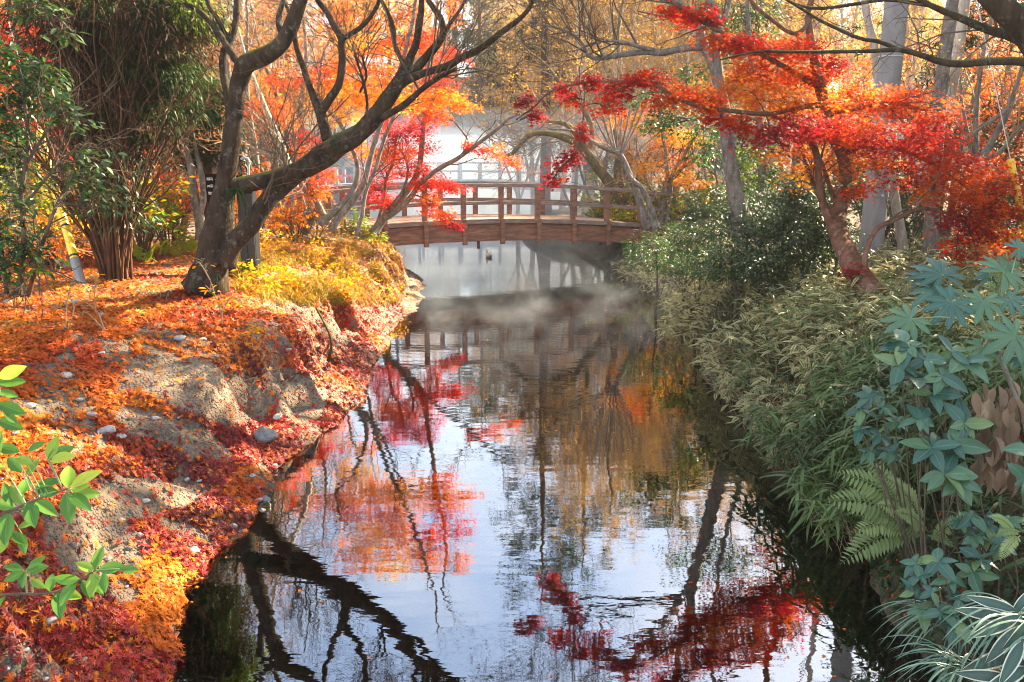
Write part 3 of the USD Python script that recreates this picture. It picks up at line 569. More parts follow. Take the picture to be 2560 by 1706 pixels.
lim += [L([(606, 175, 0, 18), (566, 115, .1, 15), (543, 77, .2, 14), (509, 38, .25, 13), (478, 15, .3, 12), (440, 11, .4, 11), (380, -4, .6, 10)], 0, 1.6, (-.8, .2, .6), 1),
        L([(576, 300, 0, 20), (570, 240, .1, 18), (559, 191, .2, 17), (559, 134, .25, 17), (574, 103, .3, 17), (589, 57, .35, 15), (592, 0, .4, 13)], 0, 2.4, (0, .3, 1), 2),
        L([(572, 110, .3, 14), (560, 80, .3, 12), (543, 46, .3, 11), (517, 0, .35, 10)], 0, 2.0, (-.3, .3, 1), 3),
        L([(710, 95, -.3, 16), (698, 70, -.25, 14), (696, 45, -.2, 13), (702, 20, -.2, 12), (708, -5, -.2, 11)], 0, 2.0, (-.1, .2, 1), 4),
        L([(819, 350, -.2, 26), (804, 291, -.1, 26), (794, 268, -.1, 20), (773, 214, 0, 16), (758, 168, .1, 14), (742, 122, .15, 12), (735, 77, .2, 10), (722, 30, .3, 8), (700, -20, .4, 7)], 0, 1.4, (-.3, 0, 1), 5),
        L([(800, 285, -.1, 22), (823, 249, -.15, 21), (846, 214, -.2, 19), (855, 161, -.2, 18), (853, 115, -.25, 17), (854, 94, -.25, 18), (834, 65, -.25, 15), (819, 31, -.25, 14), (792, -5, -.25, 12)], 0, 2.2, (-.2, -.2, 1), 6),
        L([(856, 98, -.25, 13), (880, 84, -.3, 12), (911, 61, -.35, 11), (934, 31, -.4, 10), (950, -5, -.45, 9)], 0, 1.8, (.2, -.3, 1), 7),
        L([(1012, 172, -.4, 13), (1003, 148, -.4, 12), (987, 111, -.3, 12), (983, 69, -.25, 11), (968, 31, -.2, 11), (949, -5, -.2, 10)], 0, 2.0, (-.2, .2, 1), 8),
        L([(990, 222, -.35, 22), (1033, 182, -.5, 22), (1060, 149, -.6, 21), (1087, 119, -.65, 20), (1106, 92, -.7, 18), (1106, 57, -.7, 16), (1090, 27, -.75, 15), (1067, -5, -.8, 13)], 0, 2.2, (0, -.2, 1), 9),
        L([(980, 235, -.3, 22), (1010, 207, -.45, 20), (1052, 186, -.6, 19), (1110, 168, -.8, 18), (1159, 142, -.9, 17), (1205, 119, -1.0, 16), (1255, 80, -1.1, 14), (1301, 46, -1.2, 12), (1324, 19, -1.25, 10), (1339, -15, -1.3, 8)], 0, 1.6, (.6, -.2, .8), 10),
        L([(949, 299, -.25, 18), (976, 283, -.4, 17), (1014, 260, -.5, 16), (1052, 226, -.7, 14), (1083, 203, -.8, 12), (1140, 172, -1.0, 8)]),
        L([(905, 330, -.2, 8), (918, 270, .1, 7), (912, 220, .2, 7), (895, 160, .3, 6), (880, 110, .3, 5)]),
        L([(900, 232, .2, 6), (916, 190, .2, 6), (905, 140, .3, 5)]),
        L([(1108, 90, -.7, 9), (1125, 60, -.75, 9), (1150, 25, -.8, 8), (1165, -5, -.8, 7)], 0, 1.6, (.3, 0, 1), 11)]
def tufts(t, loc):
    rg = rgen(8)
    for x, y, o, k, s in ((592, 478, -.25, 55, .42), (838, 352, -.35, 26, .16), (545, 690, -.45, 16, .2)):
        c = at(x, y, YA + o) - loc; a = rg.uniform(0, 6.28, k); d = np.c_[np.cos(a) * .6, np.sin(a) * .6 - .2, rg.uniform(.2, .9, k)]
        tt = np.linspace(0, 1, 5)[None, :, None]; p = c + d[:, None] * tt * s * .6 + np.array([0, 0, -1.]) * tt**2 * s * rg.uniform(.5, 1.1, (k, 1, 1))
        part('grass_tuft', tubes(p, np.broadcast_to(np.array([.005, .006, .005, .003, .001]), (k, 5)), 3), 'leaf_green', t, kind='stuff')
tree('leaning_tree', 'big dark bare tree leaning from the left bank, thick twisted limbs over the water', lim, 'bark_dark', levels=[dict(src='limbs', k=13, ratio=1, length=1.6, up=.35, tmin=.52, rr=.35, n=6, rmin=.006, rmax=.013, sides=4), dict(k=7, ratio=.6, up=.2, n=5, rmin=.004), dict(k=5, ratio=.55, up=.1, n=4, rmin=.0028)], seed=11, flare=.12, extra=tufts, trunk_n=2, sides=20, rough=.09)

# the red maple on the right bank
YM = 12.6
M0 = sk([(2226, 800, YM - 2., 66), (2200, 756, YM - 1.9, 60), (2176, 728, YM - 1.75, 56), (2138, 674, YM - 1.3, 52), (2112, 621, YM - .8, 46), (2094, 571, YM - .3, 43), (2093, 536, YM, 42), (2110, 486, YM, 31), (2114, 437, YM, 27), (2105, 388, YM, 25), (2084, 348, YM, 23), (2065, 277, YM, 22), (2052, 223, YM, 27), (2044, 187, YM, 23), (2030, 121, YM, 18), (2021, 45, YM, 16), (2029, -5, YM, 15)])
M0 = lift(M0, (.1, 0, 1), 2.2, 4, 21)
def LM(rows, ext=0, d=(0, 0, 1), seed=0):
    c = sk([(x, y, YM + yo, w) for x, y, yo, w in rows]); return lift(c, d, ext, 4, seed) if ext else c
ml = [M0,
      LM([(2114, 628, -.85, 26), (2088, 580, -.42, 24), (2062, 520, -.15, 20), (2047, 450, -.15, 17), (2043, 393, -.2, 16), (2025, 353, -.2, 14), (1990, 318, -.3, 10), (1930, 290, -.4, 7)]),
      LM([(2080, 560, .1, 14), (2056, 510, .2, 12), (2034, 460, .25, 11), (2016, 415, .3, 9), (2002, 370, .3, 8), (1975, 340, .4, 6)]),
      LM([(2090, 510, .15, 11), (2075, 470, .25, 11), (2062, 430, .3, 9), (2052, 400, .4, 8), (2030, 370, .5, 6)]),
      LM([(2060, 260, 0, 14), (2000, 270, -.4, 11), (1920, 285, -.8, 10), (1805, 275, -1.3, 10), (1735, 262, -1.5, 9), (1690, 245, -1.6, 8), (1650, 218, -1.6, 8), (1590, 205, -1.5, 7), (1500, 204, -1.3, 6), (1450, 209, -1.2, 6), (1395, 221, -1.1, 5), (1361, 240, -1.1, 5), (1340, 264, -1., 4.5), (1290, 300, -1., 4)]),
      LM([(2050, 220, 0, 14), (1990, 185, -.2, 12), (1930, 150, -.4, 11), (1870, 120, -.5, 11), (1800, 80, -.6, 12), (1740, 42, -.7, 12), (1690, 10, -.7, 12), (1665, -15, -.7, 11)], 1.5, (-.7, 0, .6), 22),
      LM([(2024, 60, 0, 10), (1985, 85, -.2, 9), (1930, 50, -.3, 9), (1880, 5, -.4, 9)], 1.6, (-.5, 0, .8), 23),
      LM([(2100, 380, 0, 14), (2170, 365, -.3, 11), (2250, 375, -.5, 9), (2330, 410, -.7, 7), (2420, 470, -.9, 5)]),
      LM([(2064, 290, 0, 12), (2150, 270, .2, 10), (2240, 260, .4, 8), (2330, 280, .6, 6)]),
      LM([(2162, 708, -1.55, 13), (2163, 640, -1.4, 12), (2190, 575, -1.2, 11), (2225, 555, -1.1, 11), (2262, 538, -1.0, 10), (2300, 522, -.9, 9), (2342, 527, -.8, 7), (2400, 545, -.6, 5)]),
      LM([(1462, 207, -1.2, 4), (1458, 300, -1.3, 4), (1452, 350, -1.35, 3), (1432, 400, -1.4, 3)])]
mp = [(1690, 22, -.7, 42, 20, 500, 'leaf_red'), (1760, 45, -.7, 60, 30, 900, 'leaf_red'), (1790, 100, -.6, 50, 26, 500, 'leaf_redorange'), (1860, 110, -.5, 60, 25, 700, 'leaf_red'), (1930, 130, -.4, 70, 28, 800, 'leaf_redorange'), (2000, 120, -.2, 70, 28, 700, 'leaf_red'), (2080, 165, .1, 50, 25, 500, 'leaf_red'),
      (1900, 175, -.4, 80, 28, 800, 'leaf_redorange'), (1985, 190, -.1, 85, 30, 900, 'leaf_redorange'), (1860, 215, -.6, 90, 30, 900, 'leaf_orange'), (1560, 225, -1.5, 65, 28, 560, 'leaf_red'), (1610, 195, -1.5, 55, 22, 430, 'leaf_red'), (1520, 265, -1.4, 45, 22, 220, 'leaf_red'), (1690, 240, -1.5, 60, 26, 700, 'leaf_redorange'), (1760, 250, -1.3, 60, 28, 480, 'leaf_redorange'), (1800, 285, -1.2, 50, 26, 500, 'leaf_redorange'), (1850, 310, -1.0, 50, 24, 400, 'leaf_red'),
      (1310, 250, -1.0, 30, 18, 170, 'leaf_crimson'), (1340, 290, -1.1, 22, 14, 110, 'leaf_crimson'), (1480, 205, -1.2, 40, 20, 260, 'leaf_crimson'), (1410, 225, -1.1, 26, 14, 110, 'leaf_crimson'), (1430, 250, -1.2, 26, 14, 100, 'leaf_red'), (1455, 330, -1.3, 22, 26, 150, 'leaf_crimson'), (1400, 420, -1.4, 30, 30, 190, 'leaf_red'), (1430, 390, -1.4, 26, 20, 140, 'leaf_crimson'), (1375, 455, -1.4, 24, 12, 90, 'leaf_crimson'),
      (1950, 250, -.3, 110, 40, 1300, 'leaf_orange'), (2050, 260, .3, 110, 40, 1200, 'leaf_orange'), (2150, 250, .3, 90, 40, 1000, 'leaf_redorange'), (2230, 245, .5, 70, 30, 800, 'leaf_redorange'), (2290, 270, .6, 80, 40, 900, 'leaf_redorange'), (2340, 320, .4, 60, 35, 600, 'leaf_red'),
      (1980, 315, -.7, 120, 32, 900, 'leaf_crimson'), (1930, 350, -.9, 80, 30, 600, 'leaf_crimson'), (2060, 320, -.7, 100, 34, 800, 'leaf_red'), (2150, 330, -.6, 110, 36, 900, 'leaf_redorange'), (2240, 350, -.7, 110, 38, 900, 'leaf_crimson'), (2330, 380, -.8, 100, 42, 1000, 'leaf_red'), (2410, 420, -.9, 85, 46, 1000, 'leaf_redorange'), (2470, 470, -1., 70, 50, 800, 'leaf_redorange'), (2530, 520, -1., 60, 50, 600, 'leaf_orange'), (2545, 570, -1., 50, 36, 350, 'leaf_yellow'),
      (1990, 390, .2, 80, 34, 600, 'leaf_orange'), (2000, 440, .4, 60, 34, 400, 'leaf_yellow'), (2130, 400, .2, 90, 40, 900, 'leaf_orange'), (2200, 420, 0, 70, 36, 600, 'leaf_orange'), (2140, 470, -.2, 44, 26, 280, 'leaf_redorange'), (2260, 440, -.3, 60, 34, 500, 'leaf_crimson'), (2330, 470, -.5, 60, 36, 500, 'leaf_orange'), (2400, 500, -.6, 60, 38, 500, 'leaf_redorange'),
      (2390, 545, -.7, 50, 30, 350, 'leaf_crimson'), (2370, 590, -.7, 42, 24, 260, 'leaf_redorange'), (2430, 580, -.7, 50, 30, 350, 'leaf_crimson'), (2480, 600, -.7, 45, 30, 300, 'leaf_orange'), (2390, 635, -.7, 38, 20, 200, 'leaf_red'), (2140, 680, -1.6, 34, 24, 160, 'leaf_crimson'), (2480, 540, -.9, 60, 40, 500, 'leaf_red'), (2530, 600, -.9, 50, 40, 380, 'leaf_redorange'), (2500, 500, -1., 60, 40, 500, 'leaf_crimson'), (2450, 650, -.8, 40, 24, 220, 'leaf_redorange'), (2545, 450, -.8, 40, 40, 300, 'leaf_red')]
tree('red_maple', 'blazing red and orange maple with a curved reddish trunk leaning out of the right bank', ml, 'bark_red', seed=31, flare=.1, pads=[(x, y, YM + o, rx, ry, c * 1.55, m) for x, y, o, rx, ry, c, m in mp], pad_tpl=star(5), pad_size=.042, levels=[dict(src='limbs', k=6, ratio=1, length=.9, up=.1, tmin=.4, rr=.35, n=6, rmin=.004), dict(k=4, ratio=.5, up=0, n=4, rmin=.002)], sides=18, rough=.06)

# the tall forked tree behind the maple
YT = 14.6
T0 = sk([(1866, 575, YT, 52), (1850, 530, YT, 42), (1832, 446, YT, 37), (1822, 380, YT, 34), (1814, 312, YT, 32), (1805, 250, YT, 31), (1796, 200, YT, 30), (1786, 165, YT, 27), (1762, 118, YT, 23), (1750, 90, YT, 22), (1748, 67, YT, 20), (1722, 35, YT, 17), (1690, -5, YT, 15)])
T0 = lift(T0, (-.3, 0, 1), 3.0, 5, 41)
tl = [T0] + [lift(sk([(x, y, YT + o, w) for x, y, o, w in r]), d, e, 4, s) if e else sk([(x, y, YT + o, w) for x, y, o, w in r]) for r, d, e, s in (
    ([(1796, 195, 0, 24), (1790, 130, -.1, 22), (1794, 60, -.2, 21), (1780, 10, -.2, 19), (1770, -10, -.2, 18)], (0, -.1, 1), 4.5, 42),
    ([(1754, 118, 0, 18), (1725, 120, -.2, 16), (1690, 125, -.3, 16), (1655, 132, -.4, 16), (1610, 130, -.5, 15), (1560, 136, -.6, 14), (1510, 144, -.7, 13), (1475, 144, -.8, 10), (1460, 115, -.8, 9), (1440, 92, -.85, 8), (1400, 72, -.9, 7), (1352, 62, -.9, 5), (1330, 68, -.9, 4)], 0, 0, 0),
    ([(1655, 130, -.4, 10), (1600, 118, -.6, 9), (1560, 108, -.7, 8), (1520, 102, -.8, 7), (1475, 112, -.9, 6), (1430, 130, -1., 4)], 0, 0, 0),
    ([(1795, 60, -.2, 13), (1812, 45, -.1, 12), (1822, 15, 0, 11), (1826, -10, 0, 10)], (.4, .2, 1), 3.0, 43),
    ([(1700, 25, 0, 12), (1680, 10, 0, 10), (1640, -10, 0, 9)], (-.8, 0, .5), 2.5, 44))]
tree('tall_tree', 'tall grey brown forked tree with a long horizontal branch behind the red maple', tl, 'bark_grey', levels=TW(13, 7, 5, 1.9, rmin=.0028), seed=51, flare=.3, sides=16, leaves=[])

# the maple that leans over the bridge rail from the left
YR = 20.6
rl = [sk([(932, 585, YR, 22), (958, 548, YR, 20), (991, 509, YR, 19), (1025, 467, YR, 16), (1048, 421, YR, 15), (1056, 344, YR, 13), (1064, 280, YR, 12), (1068, 226, YR, 11), (1072, 150, YR, 10), (1085, 80, YR, 9), (1092, 20, YR, 8)]),
      sk([(962, 548, YR - .1, 15), (1000, 520, YR - .2, 14), (1030, 490, YR - .3, 13), (1045, 465, YR - .4, 12), (1083, 432, YR - .6, 11), (1115, 412, YR - .8, 11), (1148, 394, YR - 1., 10), (1205, 352, YR - 1.3, 9), (1250, 318, YR - 1.5, 7), (1268, 300, YR - 1.6, 6), (1300, 285, YR - 1.7, 5)]),
      sk([(1144, 396, YR - 1., 6), (1168, 370, YR - 1., 5), (1170, 350, YR - 1., 5), (1140, 310, YR - 1., 4), (1100, 270, YR - 1., 3)]),
      sk([(940, 570, YR + .1, 9), (960, 500, YR + .2, 8), (965, 450, YR + .2, 8), (985, 400, YR + .2, 7), (990, 340, YR + .2, 6)]),
      sk([(985, 512, YR - .1, 7), (1010, 470, YR - .1, 7), (1020, 420, YR, 6), (1000, 370, YR + .1, 5)])]
rl[0] = lift(rl[0], (.1, 0, 1), 2.0, 4, 61)
rp = [(960, 310, .4, 70, 24, 500, 'leaf_red'), (1000, 340, .2, 60, 22, 450, 'leaf_crimson'), (990, 380, 0, 70, 26, 600, 'leaf_redorange'), (950, 385, .3, 50, 24, 350, 'leaf_orange'), (1040, 320, 0, 45, 20, 300, 'leaf_crimson'), (1060, 360, 0, 40, 26, 300, 'leaf_crimson'), (1000, 420, -.1, 60, 26, 450, 'leaf_redorange'), (940, 440, .1, 45, 30, 400, 'leaf_red'), (920, 480, .1, 45, 26, 350, 'leaf_crimson'), (960, 500, 0, 45, 22, 300, 'leaf_red'), (1050, 425, -.2, 50, 22, 350, 'leaf_crimson'), (1090, 460, -.4, 55, 18, 380, 'leaf_red'), (1130, 470, -.7, 40, 14, 220, 'leaf_red'), (1070, 490, -.4, 35, 22, 260, 'leaf_orange'), (1085, 520, -.5, 34, 22, 260, 'leaf_redorange'), (1115, 545, -.6, 34, 18, 240, 'leaf_redorange'), (1140, 565, -.7, 24, 10, 120, 'leaf_crimson'), (1060, 460, -.3, 40, 20, 260, 'leaf_redorange'),
      (1175, 365, -1.1, 24, 12, 100, 'leaf_redorange'), (1210, 378, -1.2, 28, 8, 80, 'leaf_red'), (1245, 395, -1.3, 36, 12, 150, 'leaf_redorange'), (1285, 410, -1.4, 26, 14, 110, 'leaf_redorange'), (1240, 365, -1.3, 22, 10, 70, 'leaf_orange')]
tree('leaning_maple', 'slender red maple leaning across the left half of the bridge rail', rl, 'bark_grey', seed=71, flare=.2, pads=[(x, y, YR + o, rx, ry, c * 2.6, m) for x, y, o, rx, ry, c, m in rp], pad_tpl=star(3), pad_size=.058, levels=[dict(src='limbs', k=7, ratio=1, length=.9, up=.2, tmin=.3, rr=.4, n=5, rmin=.005), dict(k=4, ratio=.5, up=.1, n=4, rmin=.003)], sides=10)

# the orange maple behind it and its many stems
YO = 18.0
ol = [sk([(830, 575, YO, 20), (845, 548, YO, 18), (880, 505, YO, 17), (905, 470, YO, 15), (918, 430, YO, 14), (930, 380, YO, 12), (955, 300, YO, 12), (985, 220, YO, 11), (1010, 140, YO, 10), (1030, 60, YO, 9), (1040, 0, YO, 8)]),
      sk([(800, 560, YO, 18), (842, 525, YO, 15), (880, 480, YO + .1, 15), (895, 430, YO + .2, 12), (880, 370, YO + .2, 10), (850, 310, YO + .3, 9), (800, 250, YO + .3, 8)]),
      sk([(760, 585, YO + 1, 18), (778, 548, YO + 1, 16), (795, 510, YO + 1, 14), (760, 470, YO + 1, 15), (745, 440, YO + 1.2, 12), (700, 380, YO + 1.4, 10), (660, 300, YO + 1.6, 9), (632, 190, YO + 1.8, 7)]),
      sk([(820, 560, YO + .5, 16), (800, 520, YO + .5, 15), (775, 470, YO + .5, 14), (760, 445, YO + .5, 12), (735, 410, YO + .5, 11), (715, 360, YO + .6, 9), (690, 310, YO + .7, 8)]),
      sk([(890, 590, YO - .3, 10), (905, 540, YO - .3, 10), (915, 480, YO - .3, 9), (940, 420, YO - .3, 9), (960, 350, YO - .2, 8), (990, 280, YO, 7)])]
op = [(700, 200, .5, 45, 22, 350, 'leaf_redorange'), (850, 30, .5, 80, 40, 800, 'leaf_orange'), (930, 20, .5, 80, 40, 800, 'leaf_yellow'), (990, 50, .4, 70, 36, 600, 'leaf_orange'), (900, 90, .5, 90, 40, 900, 'leaf_yellow'), (960, 120, .4, 70, 30, 600, 'leaf_orange'), (880, 170, .5, 90, 36, 800, 'leaf_orange'), (820, 185, .6, 70, 30, 600, 'leaf_redorange'), (950, 185, .3, 80, 36, 700, 'leaf_orange'), (1000, 110, .3, 60, 30, 500, 'leaf_redorange'), (1060, 90, .2, 50, 40, 450, 'leaf_redorange'), (840, 230, .6, 80, 34, 700, 'leaf_yellow'), (910, 240, .4, 80, 34, 700, 'leaf_orange'), (980, 250, .2, 80, 36, 700, 'leaf_yellow'), (1050, 250, 0, 70, 34, 600, 'leaf_orange'), (1110, 245, -.2, 55, 24, 420, 'leaf_orange'), (1130, 140, 0, 50, 18, 250, 'leaf_red'), (1090, 190, 0, 50, 36, 450, 'leaf_red'), (1160, 265, -.3, 40, 14, 200, 'leaf_orange'), (660, 265, .8, 55, 30, 420, 'leaf_redorange'), (700, 300, .8, 45, 24, 300, 'leaf_orange'), (770, 345, .6, 45, 26, 380, 'leaf_red'), (750, 380, .6, 40, 20, 250, 'leaf_orange'), (850, 290, .5, 60, 26, 450, 'leaf_yellow'), (890, 370, .3, 40, 24, 300, 'leaf_orange'), (800, 440, .6, 44, 30, 420, 'leaf_redorange'), (790, 480, .5, 40, 22, 260, 'leaf_orange'), (1080, 290, -.1, 50, 22, 320, 'leaf_redorange'), (1130, 20, .4, 40, 40, 300, 'leaf_orange'), (1040, 20, .4, 50, 30, 400, 'leaf_orange')]
tree('orange_maple', 'multi stemmed maple glowing orange and yellow behind the leaning tree', [lift(o, (.1, .1, 1), 1.5, 3, 80 + i) if i < 2 else o for i, o in enumerate(ol)], 'bark_grey', seed=81, twig='twig_dark', flare=.25, trunk_n=3, pads=[(x, y, YO + o, rx, ry, c * 1.9, m) for x, y, o, rx, ry, c, m in op], pad_tpl=star(3), pad_size=.058, levels=[dict(src='limbs', k=8, ratio=1, length=1.3, up=.4, tmin=.3, rr=.4, n=5, rmin=.006), dict(k=5, ratio=.5, up=.2, n=4, rmin=.003)], sides=9)
# ---------------------------------------------------------------- the wood behind: one of each kind, then copies standing where they stand
def proto(name, build):
    c = stage.CreateClassPrim('/' + name); build(c); return name
def put(kind, name, label, cat, spots, group=None, seed=0):
    rg = rgen(seed); few = 2 < len(spots) <= 7; order = sorted(range(len(spots)), key=lambda i: spots[i][0] / max(spots[i][1], 1))
    words = ['leftmost', 'second from the left', 'third from the left', 'fourth from the left', 'fifth from the left', 'sixth from the left', 'rightmost']
    for i, s in enumerate(spots):
        X, Y = s[0], s[1]; sc = s[2] if len(s) > 2 else rg.uniform(.85, 1.15); lb = s[3] if len(s) > 3 else label
        if few and len(s) < 4: j = order.index(i); lb = f"{label}, {words[-1] if j == len(spots) - 1 else words[j]}"
        t = thing(name, lb, cat, group if len(s) < 4 else None, stand(X, Y) - np.array([0, 0, .05]), rg.uniform(0, 360), sc)
        t.GetPrim().GetReferences().AddInternalReference(Sdf.Path('/' + kind)); t.GetPrim().SetInstanceable(True)
def rows(*r): return np.array(r, float)
def gen(c, trunks, bark, twig, levels, leaf, seed, flare=.3, conifer=False):
    rg = rgen(seed)
    for k, q in enumerate(trunks): part('trunk' if k == 0 else 'limb', limb_mesh(q, 9, 22, seed=seed + k, flare=flare), bark, c, smooth=True)
    S = [spline(q, 24) for q in trunks]; P, R = np.stack([s[:, :3] for s in S]), np.stack([s[:, 3] for s in S]); cur, cr = P, R; tw = []
    for lv in levels:
        lv = dict(lv); sd = lv.pop('sides', 3); cur, cr = sprout(cur, cr, rng=rg, **lv); tw.append(tubes(cur, cr, sd))
    part('twigs', join(tw), twig, c, kind='stuff')
    for mt, k, tpl, size, jit, tilt, droop in leaf:
        part('foliage', leafy(tpl, along(cur, k, rg, jit), size, rg, tilt=tilt, droop=droop), mt, c, kind='stuff')
def b_whip(c):   # tall twiggy tree with fine tan leaves
    gen(c, [rows((0, 0, 0, .13), (.1, 0, 2, .11), (.0, .15, 4.5, .08), (.15, .1, 7.5, .04), (.1, .1, 10.5, .012)), rows((.05, 0, 1.6, .08), (.7, .2, 3.6, .06), (1.2, .4, 6.4, .035), (1.4, .6, 9.3, .01)), rows((.05, .05, 2.2, .07), (-.7, -.3, 4.4, .05), (-1.2, -.3, 7, .03), (-1.3, -.4, 9.6, .01))], 'bark_pale', 'twig_tan',
        [dict(k=17, ratio=1, length=2.5, up=.6, tmin=.22, rr=.45, n=6, rmin=.010, sides=4, ang=(25, 60)), dict(k=8, ratio=.5, up=.35, n=5, rmin=.006, tmin=.15), dict(k=4, ratio=.5, up=.2, n=3, rmin=.004)], [('leaf_tan', 5, KITE, .08, .07, .9, .2)], 201)
def b_bare(c):   # bare grey tree with several crooked stems and a few rusty leaves
    gen(c, [rows((0, 0, 0, .12), (.2, .1, 1.4, .10), (.1, .3, 3.2, .075), (.5, .3, 5.2, .05), (.4, .5, 7.6, .015)), rows((0, .05, .2, .09), (-.5, 0, 1.6, .08), (-.7, .2, 3.4, .055), (-1.3, .3, 5.0, .035), (-1.6, .4, 6.8, .012)), rows((.15, .1, 1.2, .07), (.9, -.2, 2.5, .05), (1.3, -.2, 4.2, .035), (2.0, -.4, 5.8, .012))], 'bark_grey', 'twig_tan',
        [dict(k=12, ratio=1, length=2.1, up=.4, tmin=.25, rr=.45, n=6, rmin=.010, sides=4), dict(k=7, ratio=.5, up=.2, n=5, rmin=.006), dict(k=4, ratio=.55, up=.1, n=4, rmin=.004)], [('leaf_rust', 1, KITE, .08, .05, .8, .3)], 202)
def b_cedar(c):  # tall conifer with drooping sprays
    tr = rows((0, 0, 0, .24), (0, .05, 3, .2), (.05, 0, 7, .15), (0, 0, 11, .09), (0, 0, 15.5, .02))
    gen(c, [tr], 'bark_cedar', 'bark_cedar', [dict(k=80, ratio=1, length=2.7, up=-.08, tmin=.16, tmax=.99, rr=.22, n=6, rmin=.008, sides=4, ang=(65, 95), wob=.10), dict(k=8, ratio=.42, up=-.22, n=4, rmin=.004, ang=(30, 70), flat=.35, tmin=.25)], [('leaf_cedar', 18, oval(.16, .02, 1, .3), .25, .05, .5, .7)], 203, flare=.4)
def b_ever(c):   # broad leaved evergreen
    gen(c, [rows((0, 0, 0, .15), (.1, 0, 1.5, .13), (0, .2, 3.5, .09), (.2, .2, 6.4, .03)), rows((.05, 0, 1.2, .08), (.9, .3, 2.6, .06), (1.5, .4, 4.6, .02)), rows((.05, 0, 1.5, .08), (-.9, -.4, 3.0, .06), (-1.4, -.5, 5.0, .02))], 'bark_grey', 'twig_dark',
        [dict(k=14, ratio=1, length=1.9, up=.3, tmin=.25, rr=.45, n=5, rmin=.010, sides=4), dict(k=7, ratio=.5, up=.15, n=4, rmin=.005), dict(k=4, ratio=.5, up=.1, n=3, rmin=.003)], [('leaf_green', 5, oval(.42, .05, 1), .13, .07, .6, .4)], 204)
def b_maple(c, m1='leaf_orange', m2='leaf_redorange', seed=205):  # orange maple in layers
    gen(c, [rows((0, 0, 0, .10), (.15, 0, 1.0, .085), (.2, .2, 2.4, .06), (.5, .3, 4.4, .02)), rows((0, 0, .2, .07), (-.5, .1, 1.3, .06), (-1.0, .1, 2.8, .04), (-1.3, .3, 4.2, .015)), rows((.1, 0, .7, .06), (.9, -.2, 1.8, .045), (1.6, -.3, 3.2, .015))], 'bark_grey', 'twig_dark',
        [dict(k=11, ratio=1, length=1.6, up=.15, tmin=.35, rr=.45, n=5, rmin=.010, sides=4, ang=(45, 85)), dict(k=6, ratio=.5, up=.05, n=4, rmin=.005, flat=.35), dict(k=4, ratio=.5, up=0, n=3, rmin=.003, flat=.35)], [(m1, 4, star(3), .062, .07, .4, .4), (m2, 3, star(3), .062, .08, .4, .4)], seed)
def bush(c, mt, tpl, size, n1, seed, h=1.3, spread=1.0, per=4, bark='twig_dark', m2=None):
    rg = rgen(seed); st = []
    for k in range(n1):
        a, r = rg.uniform(0, 6.28), rg.uniform(.2, 1) * spread; x, y = math.cos(a) * r, math.sin(a) * r
        st.append(spline(rows((x * .15, y * .15, 0, .016), (x * .45, y * .45, h * .5, .011), (x, y, h * rg.uniform(.7, 1.1), .004)), 8))
    P = np.stack(st); part('stem', tubes(P[..., :3], P[..., 3], 5), bark, c, kind='stuff')
    a, ar = sprout(P[..., :3], P[..., 3], 5, rg, ratio=.5, n=4, up=.25, tmin=.3); b, brr = sprout(a, ar, 4, rg, ratio=.5, n=3, up=.1)
    part('twigs', join([tubes(a, ar, 3), tubes(b, brr, 3)]), bark, c, kind='stuff')
    part('foliage', leafy(tpl, along(b, per, rg, .03), size, rg, tilt=.7, droop=.3), mt, c, kind='stuff')
    if m2: part('foliage', leafy(tpl, along(b, max(1, per // 2), rg, .03), size, rg, tilt=.7, droop=.3), m2, c, kind='stuff')
proto('twiggy_tree_kind', b_whip); proto('bare_tree_kind', b_bare); proto('cedar_kind', b_cedar); proto('evergreen_kind', b_ever); proto('maple_kind', b_maple)
proto('yellow_maple_kind', lambda c: b_maple(c, 'leaf_yellow', 'leaf_orange', 215)); proto('red_bush_kind', lambda c: bush(c, 'leaf_redorange', star(3), .05, 16, 221, 1.4, 1.0, 5, m2='leaf_orange'))
proto('orange_bush_kind', lambda c: bush(c, 'leaf_orange', star(3), .05, 16, 222, 1.2, 1.0, 5, m2='leaf_yellow')); proto('green_bush_kind', lambda c: bush(c, 'leaf_evergreen', oval(.42, .06, 1), .10, 18, 223, 1.5, 1.1, 5, m2='leaf_green'))
proto('lime_bush_kind', lambda c: bush(c, 'leaf_lime', oval(.4, .06, 1), .09, 14, 224, .9, .9, 5, m2='leaf_yellow'))

put('bare_tree_kind', 'bare_tree', 'bare grey tree with crooked stems in the wood on the left bank', 'tree', [(-6.6, 17.5, .8), (-8.2, 19.5, 1.0), (-6.2, 21.0, .95), (-9.8, 22), (-7.5, 24), (-11.5, 25.5), (-9.4, 28), (-12.5, 19.5), (-14, 30), (-11, 34), (-16, 24), (-5.3, 23.0, .9), (-17, 36), (-14, 16.5)], 'bare trees on the left bank', 301)
put('maple_kind', 'maple', 'orange maple in the left wood behind bare stems', 'tree', [(-8.9, 20.8, 1.1), (-7.0, 26.5, 1.2), (-11.2, 29, 1.3), (-13.5, 23, 1.2), (-16.5, 30, 1.4), (-10.4, 17.4, .9)], 'orange maples in the left wood', 302)
put('yellow_maple_kind', 'maple', 'yellow maple in the wood on the left bank', 'tree', [(-6.9, 23.2, 1.15), (-12.5, 27, 1.3), (-18, 27, 1.3)], 'yellow maples in the left wood', 303)
put('cedar_kind', 'cedar', 'tall dark conifer rising over the left wood', 'conifer', [(-13, 33, 1.1), (-18, 33, 1.2), (-20, 40, 1.2), (-22, 26, 1.1)], 'tall conifers over the left wood', 304)
put('red_bush_kind', 'red_bush', 'low red orange maple bush on the left bank', 'bush', [(-6.3, 16.0, .9), (-7.2, 17.0, 1.0), (-8.1, 16.2, .9), (-5.6, 18.8, .9), (-9.4, 18.2, 1.1)], 'red orange bushes behind the leaning tree', 305)
